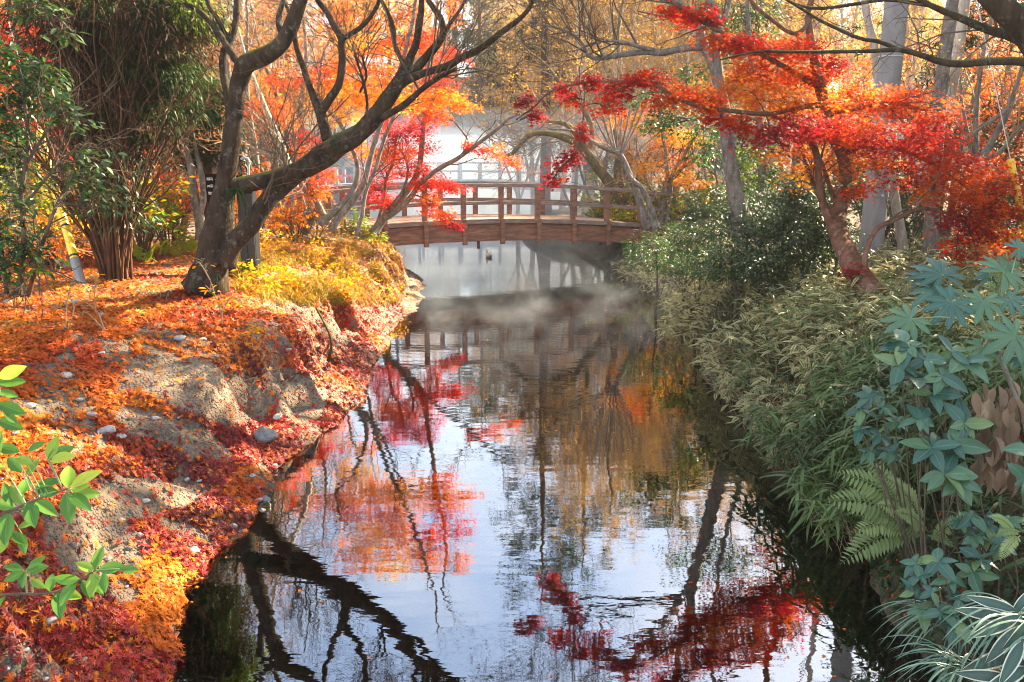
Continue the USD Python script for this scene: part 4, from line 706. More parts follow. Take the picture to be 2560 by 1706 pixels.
put('orange_bush_kind', 'orange_bush', 'low orange and yellow bush on the left bank', 'bush', [(-5.2, 16.4, .8), (-7.0, 15.4, .8), (-8.8, 15.0, .9), (-4.6, 18.6, .7), (-6.4, 19.6, .9), (-10.5, 15.8, 1.1), (-9.6, 13.2, .8)], 'orange bushes on the left bank', 306)
# beyond the bridge, right of the water
put('cedar_kind', 'cedar', 'conifer behind the bridge', 'conifer', [(1.35, 36.5, 1.05, 'dark conifer with drooping sprays standing right behind the middle of the bridge'), (3.6, 41, 1.1, 'hazy conifer behind the twiggy trees right of the far railing'), (-3.0, 84, 1.5, 'misty conifer on the far shore above the far railing')])
put('twiggy_tree_kind', 'twiggy_tree', 'tall sunlit twiggy tree with fine tan leaves beyond the bridge', 'tree', [(2.7, 33, .95), (4.6, 34.5, 1.0), (6.6, 33, .95), (8.8, 35, 1.0), (5.6, 38.5, 1.1), (3.0, 43, 1.15), (8.0, 41, 1.15), (11, 39, 1.1), (10.5, 32, .9), (13.5, 36, 1.0), (6.2, 46, 1.2), (10, 48, 1.25), (14, 45, 1.2), (2.2, 38.5, 1.0), (1.0, 41, 1.0), (13, 30, .9), (17, 40, 1.1), (0.2, 38.5, .75)], 'tan twiggy trees beyond the bridge', 311)
put('evergreen_kind', 'evergreen_tree', 'green broad leaved tree among the tan trees beyond the bridge', 'tree', [(7.6, 27.5, .6), (4.3, 30.0, .45), (6.0, 24.5, .5), (3.4, 31.8, .5)], 'green trees behind the right end of the bridge', 312)
put('yellow_maple_kind', 'maple', 'yellow maple behind the right end of the bridge', 'tree', [(4.55, 26.4, .75), (6.9, 30, .9), (8.6, 23.5, .75)], 'yellow maples right of the bridge', 313)
put('maple_kind', 'maple', 'orange maple in the right hand wood behind the pole', 'tree', [(8.6, 17.5, .85), (10.5, 20, 1.0), (7.6, 20.5, .8), (11.6, 17.6, .9), (12.5, 23, 1.1), (9.8, 15.6, .7)], 'orange maples behind the pole', 314)
put('cedar_kind', 'cedar', 'big conifer with a dark brown trunk in the right hand wood', 'conifer', [(9.2, 19.2, .8), (13.5, 18.5, .9), (10.8, 14.6, .75)], 'conifers in the right hand wood', 315)
put('evergreen_kind', 'evergreen_tree', 'dense evergreen tree standing behind the right bank', 'tree', [(7.3, 9.2, .95), (8.7, 10.7, 1.15), (10.2, 12.6, 1.2), (9.6, 8.0, .9), (12.6, 14.2, 1.1), (7.2, 6.2, .9)], 'evergreen trees shading the right bank', 316)
put('green_bush_kind', 'green_bush', 'dark leafy evergreen bush among the trunks behind the concrete pole', 'bush', [(4.9, 16.6, .75), (6.2, 17.6, .8), (7.7, 18.4, .9), (8.8, 16.6, .8), (6.0, 19.6, .85), (10.2, 18.6, .9), (7.2, 15.9, .7), (9.4, 14.4, .7), (5.0, 20.6, .8), (4.6, 22.8, .7), (7.8, 21.8, .9), (8.0, 13.2, .6), (6.6, 22.8, .9), (11.4, 20.2, 1.0), (9.2, 22.5, 1.0)], 'green bushes behind the pole', 317)
put('yellow_maple_kind', 'maple', 'golden maple among the tan trees beyond the bridge', 'tree', [(3.1, 31.6, .8), (5.3, 28.6, .8), (2.4, 35.2, .9), (7.4, 32, 1.0)], 'golden maples beyond the bridge', 318)
put('lime_bush_kind', 'lime_bush', 'low yellow green bush behind the right end of the bridge', 'bush', [(3.5, 25.6, 1.0), (4.3, 27.2, 1.3), (5.2, 24.8, 1.1), (3.2, 27.8, 1.2), (6.2, 26.2, 1.4), (3.9, 29.4, 1.5)], 'yellow green bushes behind the bridge', 319)
put('lime_bush_kind', 'lime_bush', 'sunlit yellow green bush on the left bank between the conifers', 'bush', [(-6.4, 14.8, 1.2), (-7.5, 13.9, 1.0), (-9.0, 14.2, 1.4)], 'yellow green bushes on the left bank', 320)
# the far hillside
for k_ in range(1):
    pi = UsdGeom.PointInstancer.Define(stage, '/World/far_wood'); tag(pi, 'hazy autumn wood covering the hillside across the lake', 'wood', kind='stuff')
    rg = rgen(330); pos, idx, sc = [], [], []
    for _ in range(300):
        x, y = rg.uniform(-75, 75), FAR_SHORE + 3 + 75 * rg.uniform() ** 1.3
        if abs(x) > .75 * y: continue
        pos.append(stand(x, y)); idx.append(int(rg.choice([0, 0, 0, 1, 2, 3]))); sc.append(rg.uniform(.9, 1.5))
    for x, y in [(rg.uniform(-40, -19), rg.uniform(34, 76)) for _ in range(40)] + [(rg.uniform(15, 42), rg.uniform(26, 76)) for _ in range(24)] + [(rg.uniform(7, 20), rg.uniform(50, 76)) for _ in range(25)]:
        s_ = (x + 2) / .766   # the wood has a clearing towards the low sun, so that it reaches the stream
        if x > 6 and s_ < 44 and 6 < y - .643 * s_ < 34: continue
        pos.append(stand(x, y)); idx.append(int(rg.choice([0, 1, 2, 3]))); sc.append(rg.uniform(.9, 1.3))
    pr = UsdGeom.Scope.Define(stage, '/World/far_wood/kinds')
    tg = []
    for j, kd in enumerate(('twiggy_tree_kind', 'cedar_kind', 'evergreen_kind', 'maple_kind')):
        q = UsdGeom.Xform.Define(stage, f'/World/far_wood/kinds/{kd[:-5]}'); q.GetPrim().GetReferences().AddInternalReference(Sdf.Path('/' + kd)); tg.append(q.GetPath())
    pi.CreatePrototypesRel().SetTargets(tg)
    pi.CreatePositionsAttr(Vt.Vec3fArray.FromNumpy(np.array(pos, np.float32))); pi.CreateProtoIndicesAttr(idx)
    pi.CreateScalesAttr(Vt.Vec3fArray.FromNumpy(np.repeat(np.array(sc, np.float32)[:, None], 3, 1)))
    an = rg.uniform(0, np.pi, len(pos)); pi.CreateOrientationsAttr(Vt.QuathArray([Gf.Quath(float(math.cos(a)), 0, 0, float(math.sin(a))) for a in an]))

# ---- trees by the right end of the bridge
YG = 26.6
tree('mossy_tree', 'mossy leaning tree arching left behind the right end of the bridge', [sk([(1592, 560, YG, 36), (1565, 515, YG, 30), (1537, 475, YG, 27), (1494, 419, YG, 25), (1456, 369, YG, 23), (1425, 350, YG, 19), (1387, 337, YG, 15), (1350, 333, YG, 12), (1319, 341, YG - .2, 13), (1298, 365, YG - .4, 11), (1279, 384, YG - .5, 9), (1255, 395, YG - .6, 6)]),
      sk([(1460, 372, YG, 18), (1440, 335, YG, 14), (1412, 310, YG + .1, 12), (1366, 304, YG + .1, 10), (1334, 287, YG, 8), (1300, 300, YG, 5)]), sk([(1470, 385, YG, 14), (1480, 330, YG + .2, 12), (1455, 270, YG + .3, 10), (1412, 231, YG + .4, 9), (1380, 180, YG + .4, 7), (1340, 140, YG + .4, 5)])],
     'bark_mossy', seed=401, levels=[dict(src='limbs', k=12, ratio=1, length=2.2, up=.3, tmin=.35, rr=.4, n=6, rmin=.007, sides=4), dict(k=6, ratio=.5, up=.1, n=5, rmin=.004), dict(k=3, ratio=.5, n=3, rmin=.003)], leaves=[('leaf_yellow', 2, KITE, .06, .05)], twig='twig_tan', sides=14)
tree('mossy_tree', 'upright yellow green mossy trunk beside the mossy leaning tree', [lift(sk([(1550, 545, YG + 1, 26), (1550, 490, YG + 1, 22), (1545, 431, YG + 1, 22), (1548, 380, YG + 1, 18), (1535, 300, YG + 1, 14), (1550, 200, YG + 1, 10), (1545, 100, YG + 1, 8)]), (0, 0, 1), 2, 3, 402)], 'bark_mossy', seed=403, levels=[dict(src='limbs', k=16, ratio=1, length=2., up=.5, tmin=.4, rr=.4, n=6, rmin=.007, sides=4), dict(k=6, ratio=.5, up=.3, n=5, rmin=.004)], leaves=[('leaf_tan', 2, KITE, .07, .05)], twig='twig_tan')
YB = 23.4
fan = [sk([(1545 + dx * .12, 385, YB, 5), (1545 + dx * .5, 320, YB + dy, 4.5), (1545 + dx * .85, 250, YB + dy, 4), (1545 + dx, 180 + abs(dx) * .3, YB + dy, 3)]) for dx, dy in ((-90, .2), (-60, -.2), (-35, .3), (-10, -.1), (15, .2), (40, -.3), (65, .1), (85, .3))]
tree('bare_tree', 'bare fan branched tree standing before the right end of the bridge rail', [sk([(1625, 572, YB, 24), (1612, 545, YB, 21), (1594, 487, YB, 17), (1569, 425, YB, 15), (1547, 385, YB, 13), (1506, 369, YB - .2, 9), (1440, 330, YB - .3, 6), (1370, 322, YB - .4, 4)]), sk([(1640, 575, YB - .1, 18), (1628, 525, YB - .1, 14), (1606, 472, YB - .1, 12), (1580, 450, YB - .1, 11), (1566, 420, YB, 9)])] + fan, 'bark_grey', trunk_n=2, seed=405, levels=[dict(src='limbs', k=6, ratio=1, length=1.2, up=.4, tmin=.3, rr=.5, n=5, rmin=.005), dict(k=4, ratio=.5, up=.2, n=4, rmin=.003)], twig='twig_tan')
YY = 25.2
yp = [(1690, 440, 0, 60, 22, 500, 'leaf_yellow'), (1730, 455, 0, 40, 16, 260, 'leaf_orange'), (1640, 415, 0, 44, 16, 260, 'leaf_yellow'), (1580, 300, .3, 60, 26, 500, 'leaf_orange'), (1640, 320, .2, 50, 24, 380, 'leaf_yellow'), (1690, 340, .2, 50, 24, 320, 'leaf_yellow'), (1550, 300, .4, 40, 20, 260, 'leaf_yellow'), (1750, 350, .2, 40, 20, 240, 'leaf_yellow'), (1710, 400, .1, 46, 20, 300, 'leaf_orange'), (1600, 425, 0, 30, 12, 140, 'leaf_yellow'), (1620, 265, .2, 40, 18, 220, 'leaf_redorange')]
tree('yellow_maple', 'small golden maple glowing at the right end of the bridge', [sk([(1650, 575, YY, 16), (1656, 531, YY, 13), (1666, 470, YY, 11), (1668, 437, YY, 10), (1664, 390, YY, 8), (1658, 340, YY, 7), (1650, 280, YY, 6)]), sk([(1664, 575, YY, 14), (1672, 520, YY, 12), (1680, 440, YY, 10), (1710, 390, YY, 8), (1730, 350, YY, 6)]), sk([(1672, 450, YY, 8), (1700, 425, YY - .1, 7), (1735, 400, YY - .2, 5)])], 'bark_grey', seed=407, pads=[(x, y, YY + o, rx, ry, c * 2.4, m) for x, y, o, rx, ry, c, m in yp], pad_tpl=star(3), pad_size=.06, levels=[dict(src='limbs', k=7, ratio=1, length=1.2, up=.3, tmin=.4, rr=.45, n=5, rmin=.005), dict(k=4, ratio=.5, up=.2, n=4, rmin=.003)])
# green leaved tree whose sprays hang before the tall tree
YV = 17.5
gp = [(1640, 250, 0, 70, 30, 300, 'leaf_green'), (1700, 300, 0, 80, 30, 380, 'leaf_green'), (1760, 330, 0, 60, 26, 260, 'leaf_green'), (1650, 310, 0, 60, 26, 240, 'leaf_green'), (1790, 30, .4, 90, 40, 480, 'leaf_green'), (1860, 60, .4, 80, 40, 420, 'leaf_green'), (1830, 110, .4, 70, 30, 300, 'leaf_green'), (1900, 20, .4, 70, 36, 360, 'leaf_evergreen'), (1740, 180, .2, 50, 24, 150, 'leaf_green'), (1880, 390, 0, 50, 30, 200, 'leaf_lime'), (1860, 450, 0, 50, 40, 240, 'leaf_lime'), (1930, 430, 0, 40, 40, 200, 'leaf_green'), (1760, 390, 0, 50, 24, 180, 'leaf_green')]
tree('green_tree', 'slim green leaved tree whose sprays hang round the tall forked trunk', [lift(sk([(1905, 560, YV, 22), (1902, 470, YV, 20), (1908, 400, YV, 18), (1900, 300, YV, 15), (1880, 180, YV, 13), (1870, 60, YV, 11), (1868, -5, YV, 10)]), (0, 0, 1), 2, 3, 409), sk([(1900, 300, YV, 9), (1830, 290, YV, 8), (1740, 300, YV, 6), (1650, 280, YV, 4)])], 'bark_grey', seed=411, pads=[(x, y, YV + o, rx, ry, c * 1.6, m) for x, y, o, rx, ry, c, m in gp], pad_tpl=oval(.42, .06, 1), pad_size=.10, levels=[dict(src='limbs', k=9, ratio=1, length=1.3, up=.2, tmin=.3, rr=.45, n=5, rmin=.005), dict(k=4, ratio=.5, up=.1, n=4, rmin=.003)])
# ---- pale trunks behind the pole
for lb, r, sd in (('slim pale trunk leaning left, close behind the concrete pole', [(2262, 655, 15.6, 25), (2252, 580, 15.6, 22), (2238, 504, 15.6, 21), (2225, 411, 15.6, 20), (2208, 300, 15.6, 19), (2194, 201, 15.6, 18), (2185, 112, 15.6, 17), (2163, 9, 15.6, 16)], 421),
                  ('straight pale birch trunk second right of the pole', [(2294, 655, 16.6, 30), (2300, 560, 16.6, 27), (2310, 446, 16.6, 25), (2336, 340, 16.6, 24), (2363, 286, 16.6, 24), (2386, 179, 16.6, 24), (2408, 45, 16.6, 22), (2414, -5, 16.6, 21)], 422),
                  ('grey brown trunk with sunlit right edge, third right of the pole', [(2326, 655, 14.8, 34), (2329, 560, 14.8, 31), (2334, 473, 14.8, 30), (2344, 320, 14.8, 30), (2354, 214, 14.8, 29), (2366, 110, 14.8, 28), (2378, 30, 14.8, 26), (2384, -5, 14.8, 25)], 423)):
    c = lift(sk(r), (0, 0, 1), 4, 4, sd, .6, .05)
    tree('birch', lb, [c], 'bark_pale' if sd != 423 else 'bark_grey', seed=sd, levels=[dict(src='limbs', k=7, ratio=1, length=1.6, up=.3, tmin=.55, rr=.3, n=6, rmin=.006, sides=4), dict(k=5, ratio=.5, up=.2, n=4, rmin=.004)], twig='twig_tan', flare=.15, rough=.03)
YS = 14.6
tree('bare_tree', 'grey bare tree forking at the right edge above the red maple', [sk([(2440, 470, YS, 24), (2450, 410, YS, 20), (2470, 370, YS, 15), (2510, 300, YS, 13), (2540, 220, YS, 10), (2570, 120, YS, 8)]), sk([(2440, 420, YS, 13), (2440, 330, YS, 12), (2442, 250, YS, 11), (2455, 150, YS, 9), (2480, 40, YS, 7)]), sk([(2436, 430, YS, 10), (2420, 340, YS, 8), (2405, 260, YS, 7), (2400, 200, YS, 5)]), sk([(2452, 400, YS, 12), (2500, 380, YS - .2, 10), (2540, 330, YS - .3, 8), (2580, 290, YS - .4, 6)]), sk([(2390, 357, YS - 1, 7), (2430, 335, YS - 1, 8), (2490, 295, YS - 1, 8), (2520, 270, YS - 1, 8), (2550, 190, YS - 1, 7), (2580, 130, YS - 1, 6)])], 'bark_grey', seed=425, levels=[dict(src='limbs', k=8, ratio=1, length=1.1, up=.3, tmin=.3, rr=.4, n=5, rmin=.004), dict(k=4, ratio=.5, up=.2, n=4, rmin=.003)], twig='twig_tan', leaves=[('leaf_yellow', 1, oval(.6, .05, 1), .05, .02)])
# the tree off the right edge whose bare limbs cross the top right corner
YQ = 7.4
tree('overhanging_tree', 'dark limb and long bare branches entering over the top right corner', [lift(sk([(2850, 800, YQ, 110), (2785, 560, YQ, 95), (2715, 330, YQ, 84), (2625, 160, YQ, 68), (2550, 60, YQ, 56), (2470, -15, YQ, 46)]), (-.4, .2, 1), 3, 4, 431), sk([(2660, 230, YQ, 40), (2600, 165, YQ - .1, 26), (2560, 155, YQ - .15, 19), (2470, 154, YQ - .2, 17), (2404, 161, YQ - .2, 16), (2350, 154, YQ - .25, 14), (2296, 136, YQ - .3, 12), (2247, 125, YQ - .3, 11), (2180, 128, YQ - .4, 9), (2070, 130, YQ - .5, 8), (1980, 130, YQ - .6, 7), (1890, 130, YQ - .7, 5), (1800, 150, YQ - .8, 3)]),
      sk([(2250, 126, YQ - .3, 9), (2200, 105, YQ - .2, 9), (2150, 97, YQ - .1, 8), (2100, 75, YQ, 8), (2046, 49, YQ + .1, 7), (2000, 20, YQ + .2, 6), (1950, -10, YQ + .2, 5)]), sk([(2620, 150, YQ + .1, 30), (2540, 95, YQ + .2, 22), (2470, 75, YQ + .3, 17), (2400, 45, YQ + .3, 14), (2340, 20, YQ + .4, 12), (2280, -10, YQ + .4, 10)]), sk([(2330, 16, YQ + .4, 8), (2220, 0, YQ + .5, 8), (2130, 12, YQ + .5, 8), (2050, 22, YQ + .5, 7), (1990, 12, YQ + .5, 6), (1950, -10, YQ + .5, 5)])], 'bark_dark', seed=433, levels=[dict(src='limbs', k=6, ratio=1, length=.9, up=.1, tmin=.3, rr=.3, n=6, rmin=.0035), dict(k=4, ratio=.5, up=0, n=4, rmin=.0018)], sides=16)
# ---------------------------------------------------------------- left bank: clipped conifer, shrubs, poles, sign
def gpt(x, y): return ground_at(x, y)[0]
p0 = gpt(290, 700); YC = float(p0[1]); 
def cypress(t, loc):
    rg = rgen(501); n = 46; g = rg.uniform(0, 6.28, n); rr = np.sqrt(rg.uniform(size=n))
    base = np.c_[np.cos(g) * rr * .17, np.sin(g) * rr * .17, np.zeros(n)]
    top = np.c_[np.cos(g) * rr * 1.5 + rg.normal(size=n) * .25, np.sin(g) * rr * 1.3 + rg.normal(size=n) * .25, rg.uniform(2.6, 5.2, n) - rr * .8]
    tt = np.linspace(0, 1, 8)[None, :, None]
    P = base[:, None] + (top - base)[:, None] * np.concatenate([tt ** 1.7, tt ** 1.7, tt], -1) + rg.normal(size=(n, 8, 3)) * .02
    for k in range(n): part('stem', tubes(P[k:k + 1], np.linspace(rg.uniform(.014, .036), .008, 8)[None], 7), 'bark_cedar', t, smooth=True)
    R = np.broadcast_to(np.linspace(.03, .01, 8), (n, 8))
    a, ar = sprout(P, R, 9, rg, ratio=.35, up=.35, n=5, tmin=.25, ang=(20, 50), rmin=.003); b, brr = sprout(a, ar, 4, rg, ratio=.5, up=.1, n=4, rmin=.002)
    part('twigs', join([tubes(a, ar, 3), tubes(b, brr, 3)]), 'bark_cedar', t, kind='stuff')
cp = [(330, 60, .2, 200, 90, 1500, 'leaf_brown'), (230, 120, .2, 110, 80, 900, 'leaf_brown'), (200, 20, .3, 160, 80, 1400, 'leaf_cedar'), (380, 10, .3, 160, 70, 1400, 'leaf_cedar'), (440, 40, .2, 90, 50, 600, 'leaf_cedar'), (470, 30, .1, 70, 40, 400, 'leaf_lime'), (330, 150, .2, 150, 60, 1200, 'leaf_cedar'), (400, 190, .2, 100, 50, 800, 'leaf_cedar'), (300, 220, .2, 110, 50, 700, 'leaf_brown'), (420, 260, .1, 80, 40, 600, 'leaf_cedar'), (330, 290, 0, 110, 50, 600, 'leaf_cedar'), (260, 300, 0, 80, 60, 500, 'leaf_evergreen'), (300, 400, 0, 110, 60, 450, 'leaf_evergreen'), (360, 350, .1, 80, 40, 350, 'leaf_brown'), (240, 200, .2, 70, 60, 500, 'leaf_brown'), (280, 480, -.2, 80, 40, 200, 'leaf_evergreen'), (330, 540, -.2, 60, 40, 120, 'leaf_evergreen')]
tree('cypress_clump', 'dark clipped conifer of many upright brown stems left of the leaning tree', [np.array([(*stand(p0[0], YC), .09), (*(stand(p0[0] - .05, YC) + [0, 0, 1.5]), .08), (*(stand(p0[0], YC + .1) + [0, 0, 3.2]), .06), (*(stand(p0[0] + .1, YC) + [0, 0, 5.4]), .02)])], 'bark_cedar', cat='conifer', seed=503, pads=[(x, y, YC + o, rx, ry, c * (2.8 if y < 200 else 1.2), m) for x, y, o, rx, ry, c, m in cp], pad_tpl=oval(.14, .02, 1, .3), pad_size=.17, extra=cypress, twig='bark_cedar')
# a second, lower conifer hanging behind the leaning tree
YK = 15.5
kp_ = [(450, 180, 0, 70, 40, 500, 'leaf_cedar'), (500, 210, 0, 60, 36, 400, 'leaf_cedar'), (480, 300, 0, 70, 46, 600, 'leaf_cedar'), (530, 270, 0, 60, 40, 500, 'leaf_cedar'), (500, 360, 0, 70, 44, 600, 'leaf_cedar'), (550, 330, 0, 50, 40, 400, 'leaf_cedar'), (560, 240, 0, 40, 40, 260, 'leaf_cedar'), (600, 420, 0, 40, 50, 320, 'leaf_cedar'), (470, 390, 0, 50, 30, 300, 'leaf_cedar')]
tree('small_conifer', 'shaggy green conifer showing left of and behind the leaning trunk', [lift(sk([(520, 600, YK, 26), (522, 500, YK, 22), (518, 400, YK, 18), (515, 300, YK, 14), (512, 190, YK, 9)]), (0, 0, 1), .8, 3, 5)], 'bark_cedar', cat='conifer', seed=507, pads=[(x, y, YK + o, rx, ry, c * 2, m) for x, y, o, rx, ry, c, m in kp_], pad_tpl=oval(.14, .02, 1, .3), pad_size=.17, twig='bark_cedar')
# bare grey stems left of the leaning tree
YD = 15.0
tree('bare_tree', 'forked pale grey trunk between the clipped conifer and the leaning tree', [sk([(507, 600, YD, 25), (502, 560, YD, 23), (490, 510, YD, 20), (482, 450, YD, 17), (472, 400, YD, 15), (440, 300, YD, 13), (415, 180, YD + .2, 10), (400, 90, YD + .3, 8), (390, 10, YD + .3, 7)]), sk([(498, 545, YD, 14), (508, 500, YD, 14), (506, 450, YD, 13), (495, 400, YD + .1, 11), (475, 300, YD + .2, 10), (478, 180, YD + .3, 8), (470, 60, YD + .4, 6)])], 'bark_grey', seed=509, levels=TW(9, 5, 3, 1.3), twig='twig_tan', leaves=[('leaf_rust', 1, KITE, .06, .03)])
tree('bare_tree', 'slim sunlit stem slanting behind the right of the leaning trunk', [lift(sk([(738, 470, 14.6, 15), (725, 420, 14.6, 13), (700, 350, 14.6, 12), (668, 280, 14.7, 11), (640, 210, 14.8, 9), (620, 160, 14.9, 7), (600, 90, 15, 6)]), (0, 0, 1), 1.5, 3, 511), sk([(715, 415, 14.6, 9), (680, 390, 14.5, 9), (640, 375, 14.4, 7), (615, 360, 14.3, 5)]), sk([(706, 366, 14.6, 7), (690, 340, 14.5, 6), (650, 300, 14.4, 5), (620, 270, 14.3, 4)])], 'bark_pale', seed=513, levels=TW(8, 5, 3, 1.2), twig='twig_tan', leaves=[('leaf_rust', 1, KITE, .05, .03)])
# the shrub with broad green leaves at the left edge
YE = 8.6
def lp(lst, Y): return [(x, y, Y + o, rx, ry, c, m) for x, y, o, rx, ry, c, m in lst]
gl = [(40, 160, .3, 70, 26, 150, 'leaf_green'), (100, 175, .2, 50, 22, 120, 'leaf_green'), (20, 210, .2, 70, 26, 160, 'leaf_green'), (110, 220, .1, 50, 20, 100, 'leaf_green'), (40, 260, .1, 70, 26, 160, 'leaf_green'), (130, 250, 0, 40, 24, 80, 'leaf_green'), (20, 320, 0, 60, 30, 160, 'leaf_green'), (170, 290, 0, 50, 26, 90, 'leaf_evergreen'), (40, 385, 0, 40, 30, 60, 'leaf_evergreen'), (210, 370, 0, 50, 30, 110, 'leaf_evergreen'), (150, 440, -.1, 40, 24, 40, 'leaf_evergreen'), (20, 430, 0, 60, 40, 150, 'leaf_evergreen'), (220, 440, 0, 50, 40, 110, 'leaf_evergreen'), (40, 505, -.1, 50, 30, 80, 'leaf_evergreen'), (0, 560, -.1, 60, 40, 150, 'leaf_green'), (60, 600, -.1, 50, 40, 120, 'leaf_evergreen'), (20, 660, -.1, 60, 30, 130, 'leaf_green'), (260, 490, .2, 40, 40, 70, 'leaf_evergreen'), (220, 520, .1, 40, 20, 40, 'leaf_evergreen'), (90, 660, 0, 40, 26, 60, 'leaf_lime'), (-60, 300, 0, 90, 90, 350, 'leaf_green'), (-80, 520, 0, 90, 90, 350, 'leaf_evergreen'), (-60, 120, 0, 90, 60, 260, 'leaf_green')]
q0 = gpt(60, 735)
tree('green_shrub', 'tall arching shrub with broad green leaves at the left edge', [sk([(45, 740, float(q0[1]), 14), (60, 620, YE, 12), (55, 480, YE, 11), (70, 360, YE, 9), (60, 220, YE + .1, 6)]), sk([(20, 740, float(q0[1]), 13), (0, 600, YE, 11), (-30, 420, YE, 9), (-40, 200, YE, 7)]), sk([(70, 740, float(q0[1]), 11), (110, 600, YE, 9), (160, 480, YE + .1, 7), (230, 420, YE + .1, 5)]), sk([(60, 420, YE, 8), (110, 340, YE, 7), (150, 280, YE, 5)]), sk([(60, 520, YE, 7), (120, 440, YE, 6), (200, 360, YE, 5)])], 'twig_dark', cat='shrub', seed=521, pads=[(x, y, Y, rx, ry, c * (.35 if abs(x - (98 + (y - 330) * .277)) < 70 and y > 300 else .95), m) for x, y, Y, rx, ry, c, m in lp(gl, YE)], pad_tpl=oval(.46, .05, 2), pad_size=.095, levels=[dict(src='limbs', k=9, ratio=1, length=.9, up=.1, tmin=.3, rr=.5, n=5, rmin=.003), dict(k=4, ratio=.5, up=0, n=4, rmin=.002)])
yl = [(40, 370, 0, 60, 40, 260, 'leaf_lime'), (90, 420, 0, 60, 40, 240, 'leaf_lime'), (30, 460, 0, 70, 40, 260, 'leaf_lime'), (110, 500, 0, 60, 30, 200, 'leaf_lime'), (60, 540, 0, 70, 36, 240, 'leaf_yellow'), (150, 560, 0, 60, 36, 220, 'leaf_yellow'), (110, 610, 0, 70, 30, 220, 'leaf_orange'), (220, 540, .2, 60, 40, 220, 'leaf_yellow'), (220, 600, .2, 60, 36, 200, 'leaf_orange'), (180, 440, .2, 60, 30, 160, 'leaf_lime'), (0, 620, 0, 60, 40, 200, 'leaf_yellow')]
q1 = gpt(110, 668)
tree('yellow_shrub', 'sunlit yellow green shrub behind the broad leaved one', [sk([(110, 690, float(q1[1]), 9), (100, 600, 12.8, 8), (80, 500, 12.8, 7), (60, 380, 12.8, 5)]), sk([(130, 690, float(q1[1]), 8), (170, 600, 12.8, 7), (210, 540, 12.8, 5)]), sk([(90, 690, float(q1[1]), 8), (40, 580, 12.8, 7), (20, 470, 12.8, 5)])], 'twig_tan', cat='shrub', seed=523, pads=[(x, y, Y, rx, ry, c * 1.6, m) for x, y, Y, rx, ry, c, m in lp(yl, 12.8)], pad_tpl=oval(.42, .05, 1), pad_size=.07, twig='twig_tan', levels=[dict(src='limbs', k=12, ratio=1, length=.8, up=.2, tmin=.2, rr=.5, n=5, rmin=.003), dict(k=4, ratio=.5, up=.1, n=4, rmin=.002)])
YZ = 14.5
rl_ = [(30, 80, 0, 70, 36, 500, 'leaf_red'), (60, 125, 0, 70, 30, 500, 'leaf_red'), (20, 140, 0, 50, 26, 260, 'leaf_crimson'), (100, 40, .2, 60, 36, 350, 'leaf_redorange'), (150, 60, .3, 50, 30, 260, 'leaf_redorange'), (40, 20, .2, 70, 30, 350, 'leaf_orange'), (100, 300, 0, 50, 20, 250, 'leaf_red'), (130, 325, 0, 50, 16, 200, 'leaf_red'), (30, 250, 0, 50, 30, 200, 'leaf_orange'), (160, 395, .3, 40, 16, 200, 'leaf_redorange'), (200, 385, .3, 30, 12, 100, 'leaf_red'), (-80, 80, 0, 100, 80, 700, 'leaf_red')]
q2 = gpt(60, 640)
tree('red_maple', 'red maple glimpsed behind the green shrub in the top left corner', [sk([(40, 640, YZ, 20), (50, 480, YZ, 18), (40, 340, YZ, 15), (60, 200, YZ, 12), (40, 90, YZ, 9), (20, -10, YZ, 7)]), sk([(45, 380, YZ, 10), (100, 330, YZ, 8), (170, 390, YZ + .2, 5)])], 'bark_grey', seed=525, pads=[(x, y, Y, rx, ry, c * 1.4, m) for x, y, Y, rx, ry, c, m in lp(rl_, YZ)], pad_tpl=star(3), pad_size=.055, levels=[dict(src='limbs', k=8, ratio=1, length=1.2, up=.2, tmin=.3, rr=.45, n=5, rmin=.005), dict(k=4, ratio=.5, n=4, rmin=.003)])
# the twig of dark leaves dipping in at the top left
tw_ = [(90, 30, 0, 40, 22, 40, 'leaf_evergreen'), (130, 45, 0, 36, 22, 34, 'leaf_evergreen'), (165, 75, 0, 24, 20, 24, 'leaf_evergreen'), (60, 15, 0, 40, 20, 36, 'leaf_evergreen')]
tree('leafy_branch', 'drooping twig of dark oval leaves dipping in at the top left', [sk([(-40, -60, 5.6, 14), (40, -10, 5.6, 9), (100, 20, 5.6, 7), (150, 50, 5.6, 5), (180, 80, 5.6, 3)])], 'twig_dark', cat='branch', seed=527, pads=[(x, y, 5.6, rx, ry, c * 2, m) for x, y, o, rx, ry, c, m in tw_], pad_tpl=oval(.4, .05, 2), pad_size=.075, flare=0)

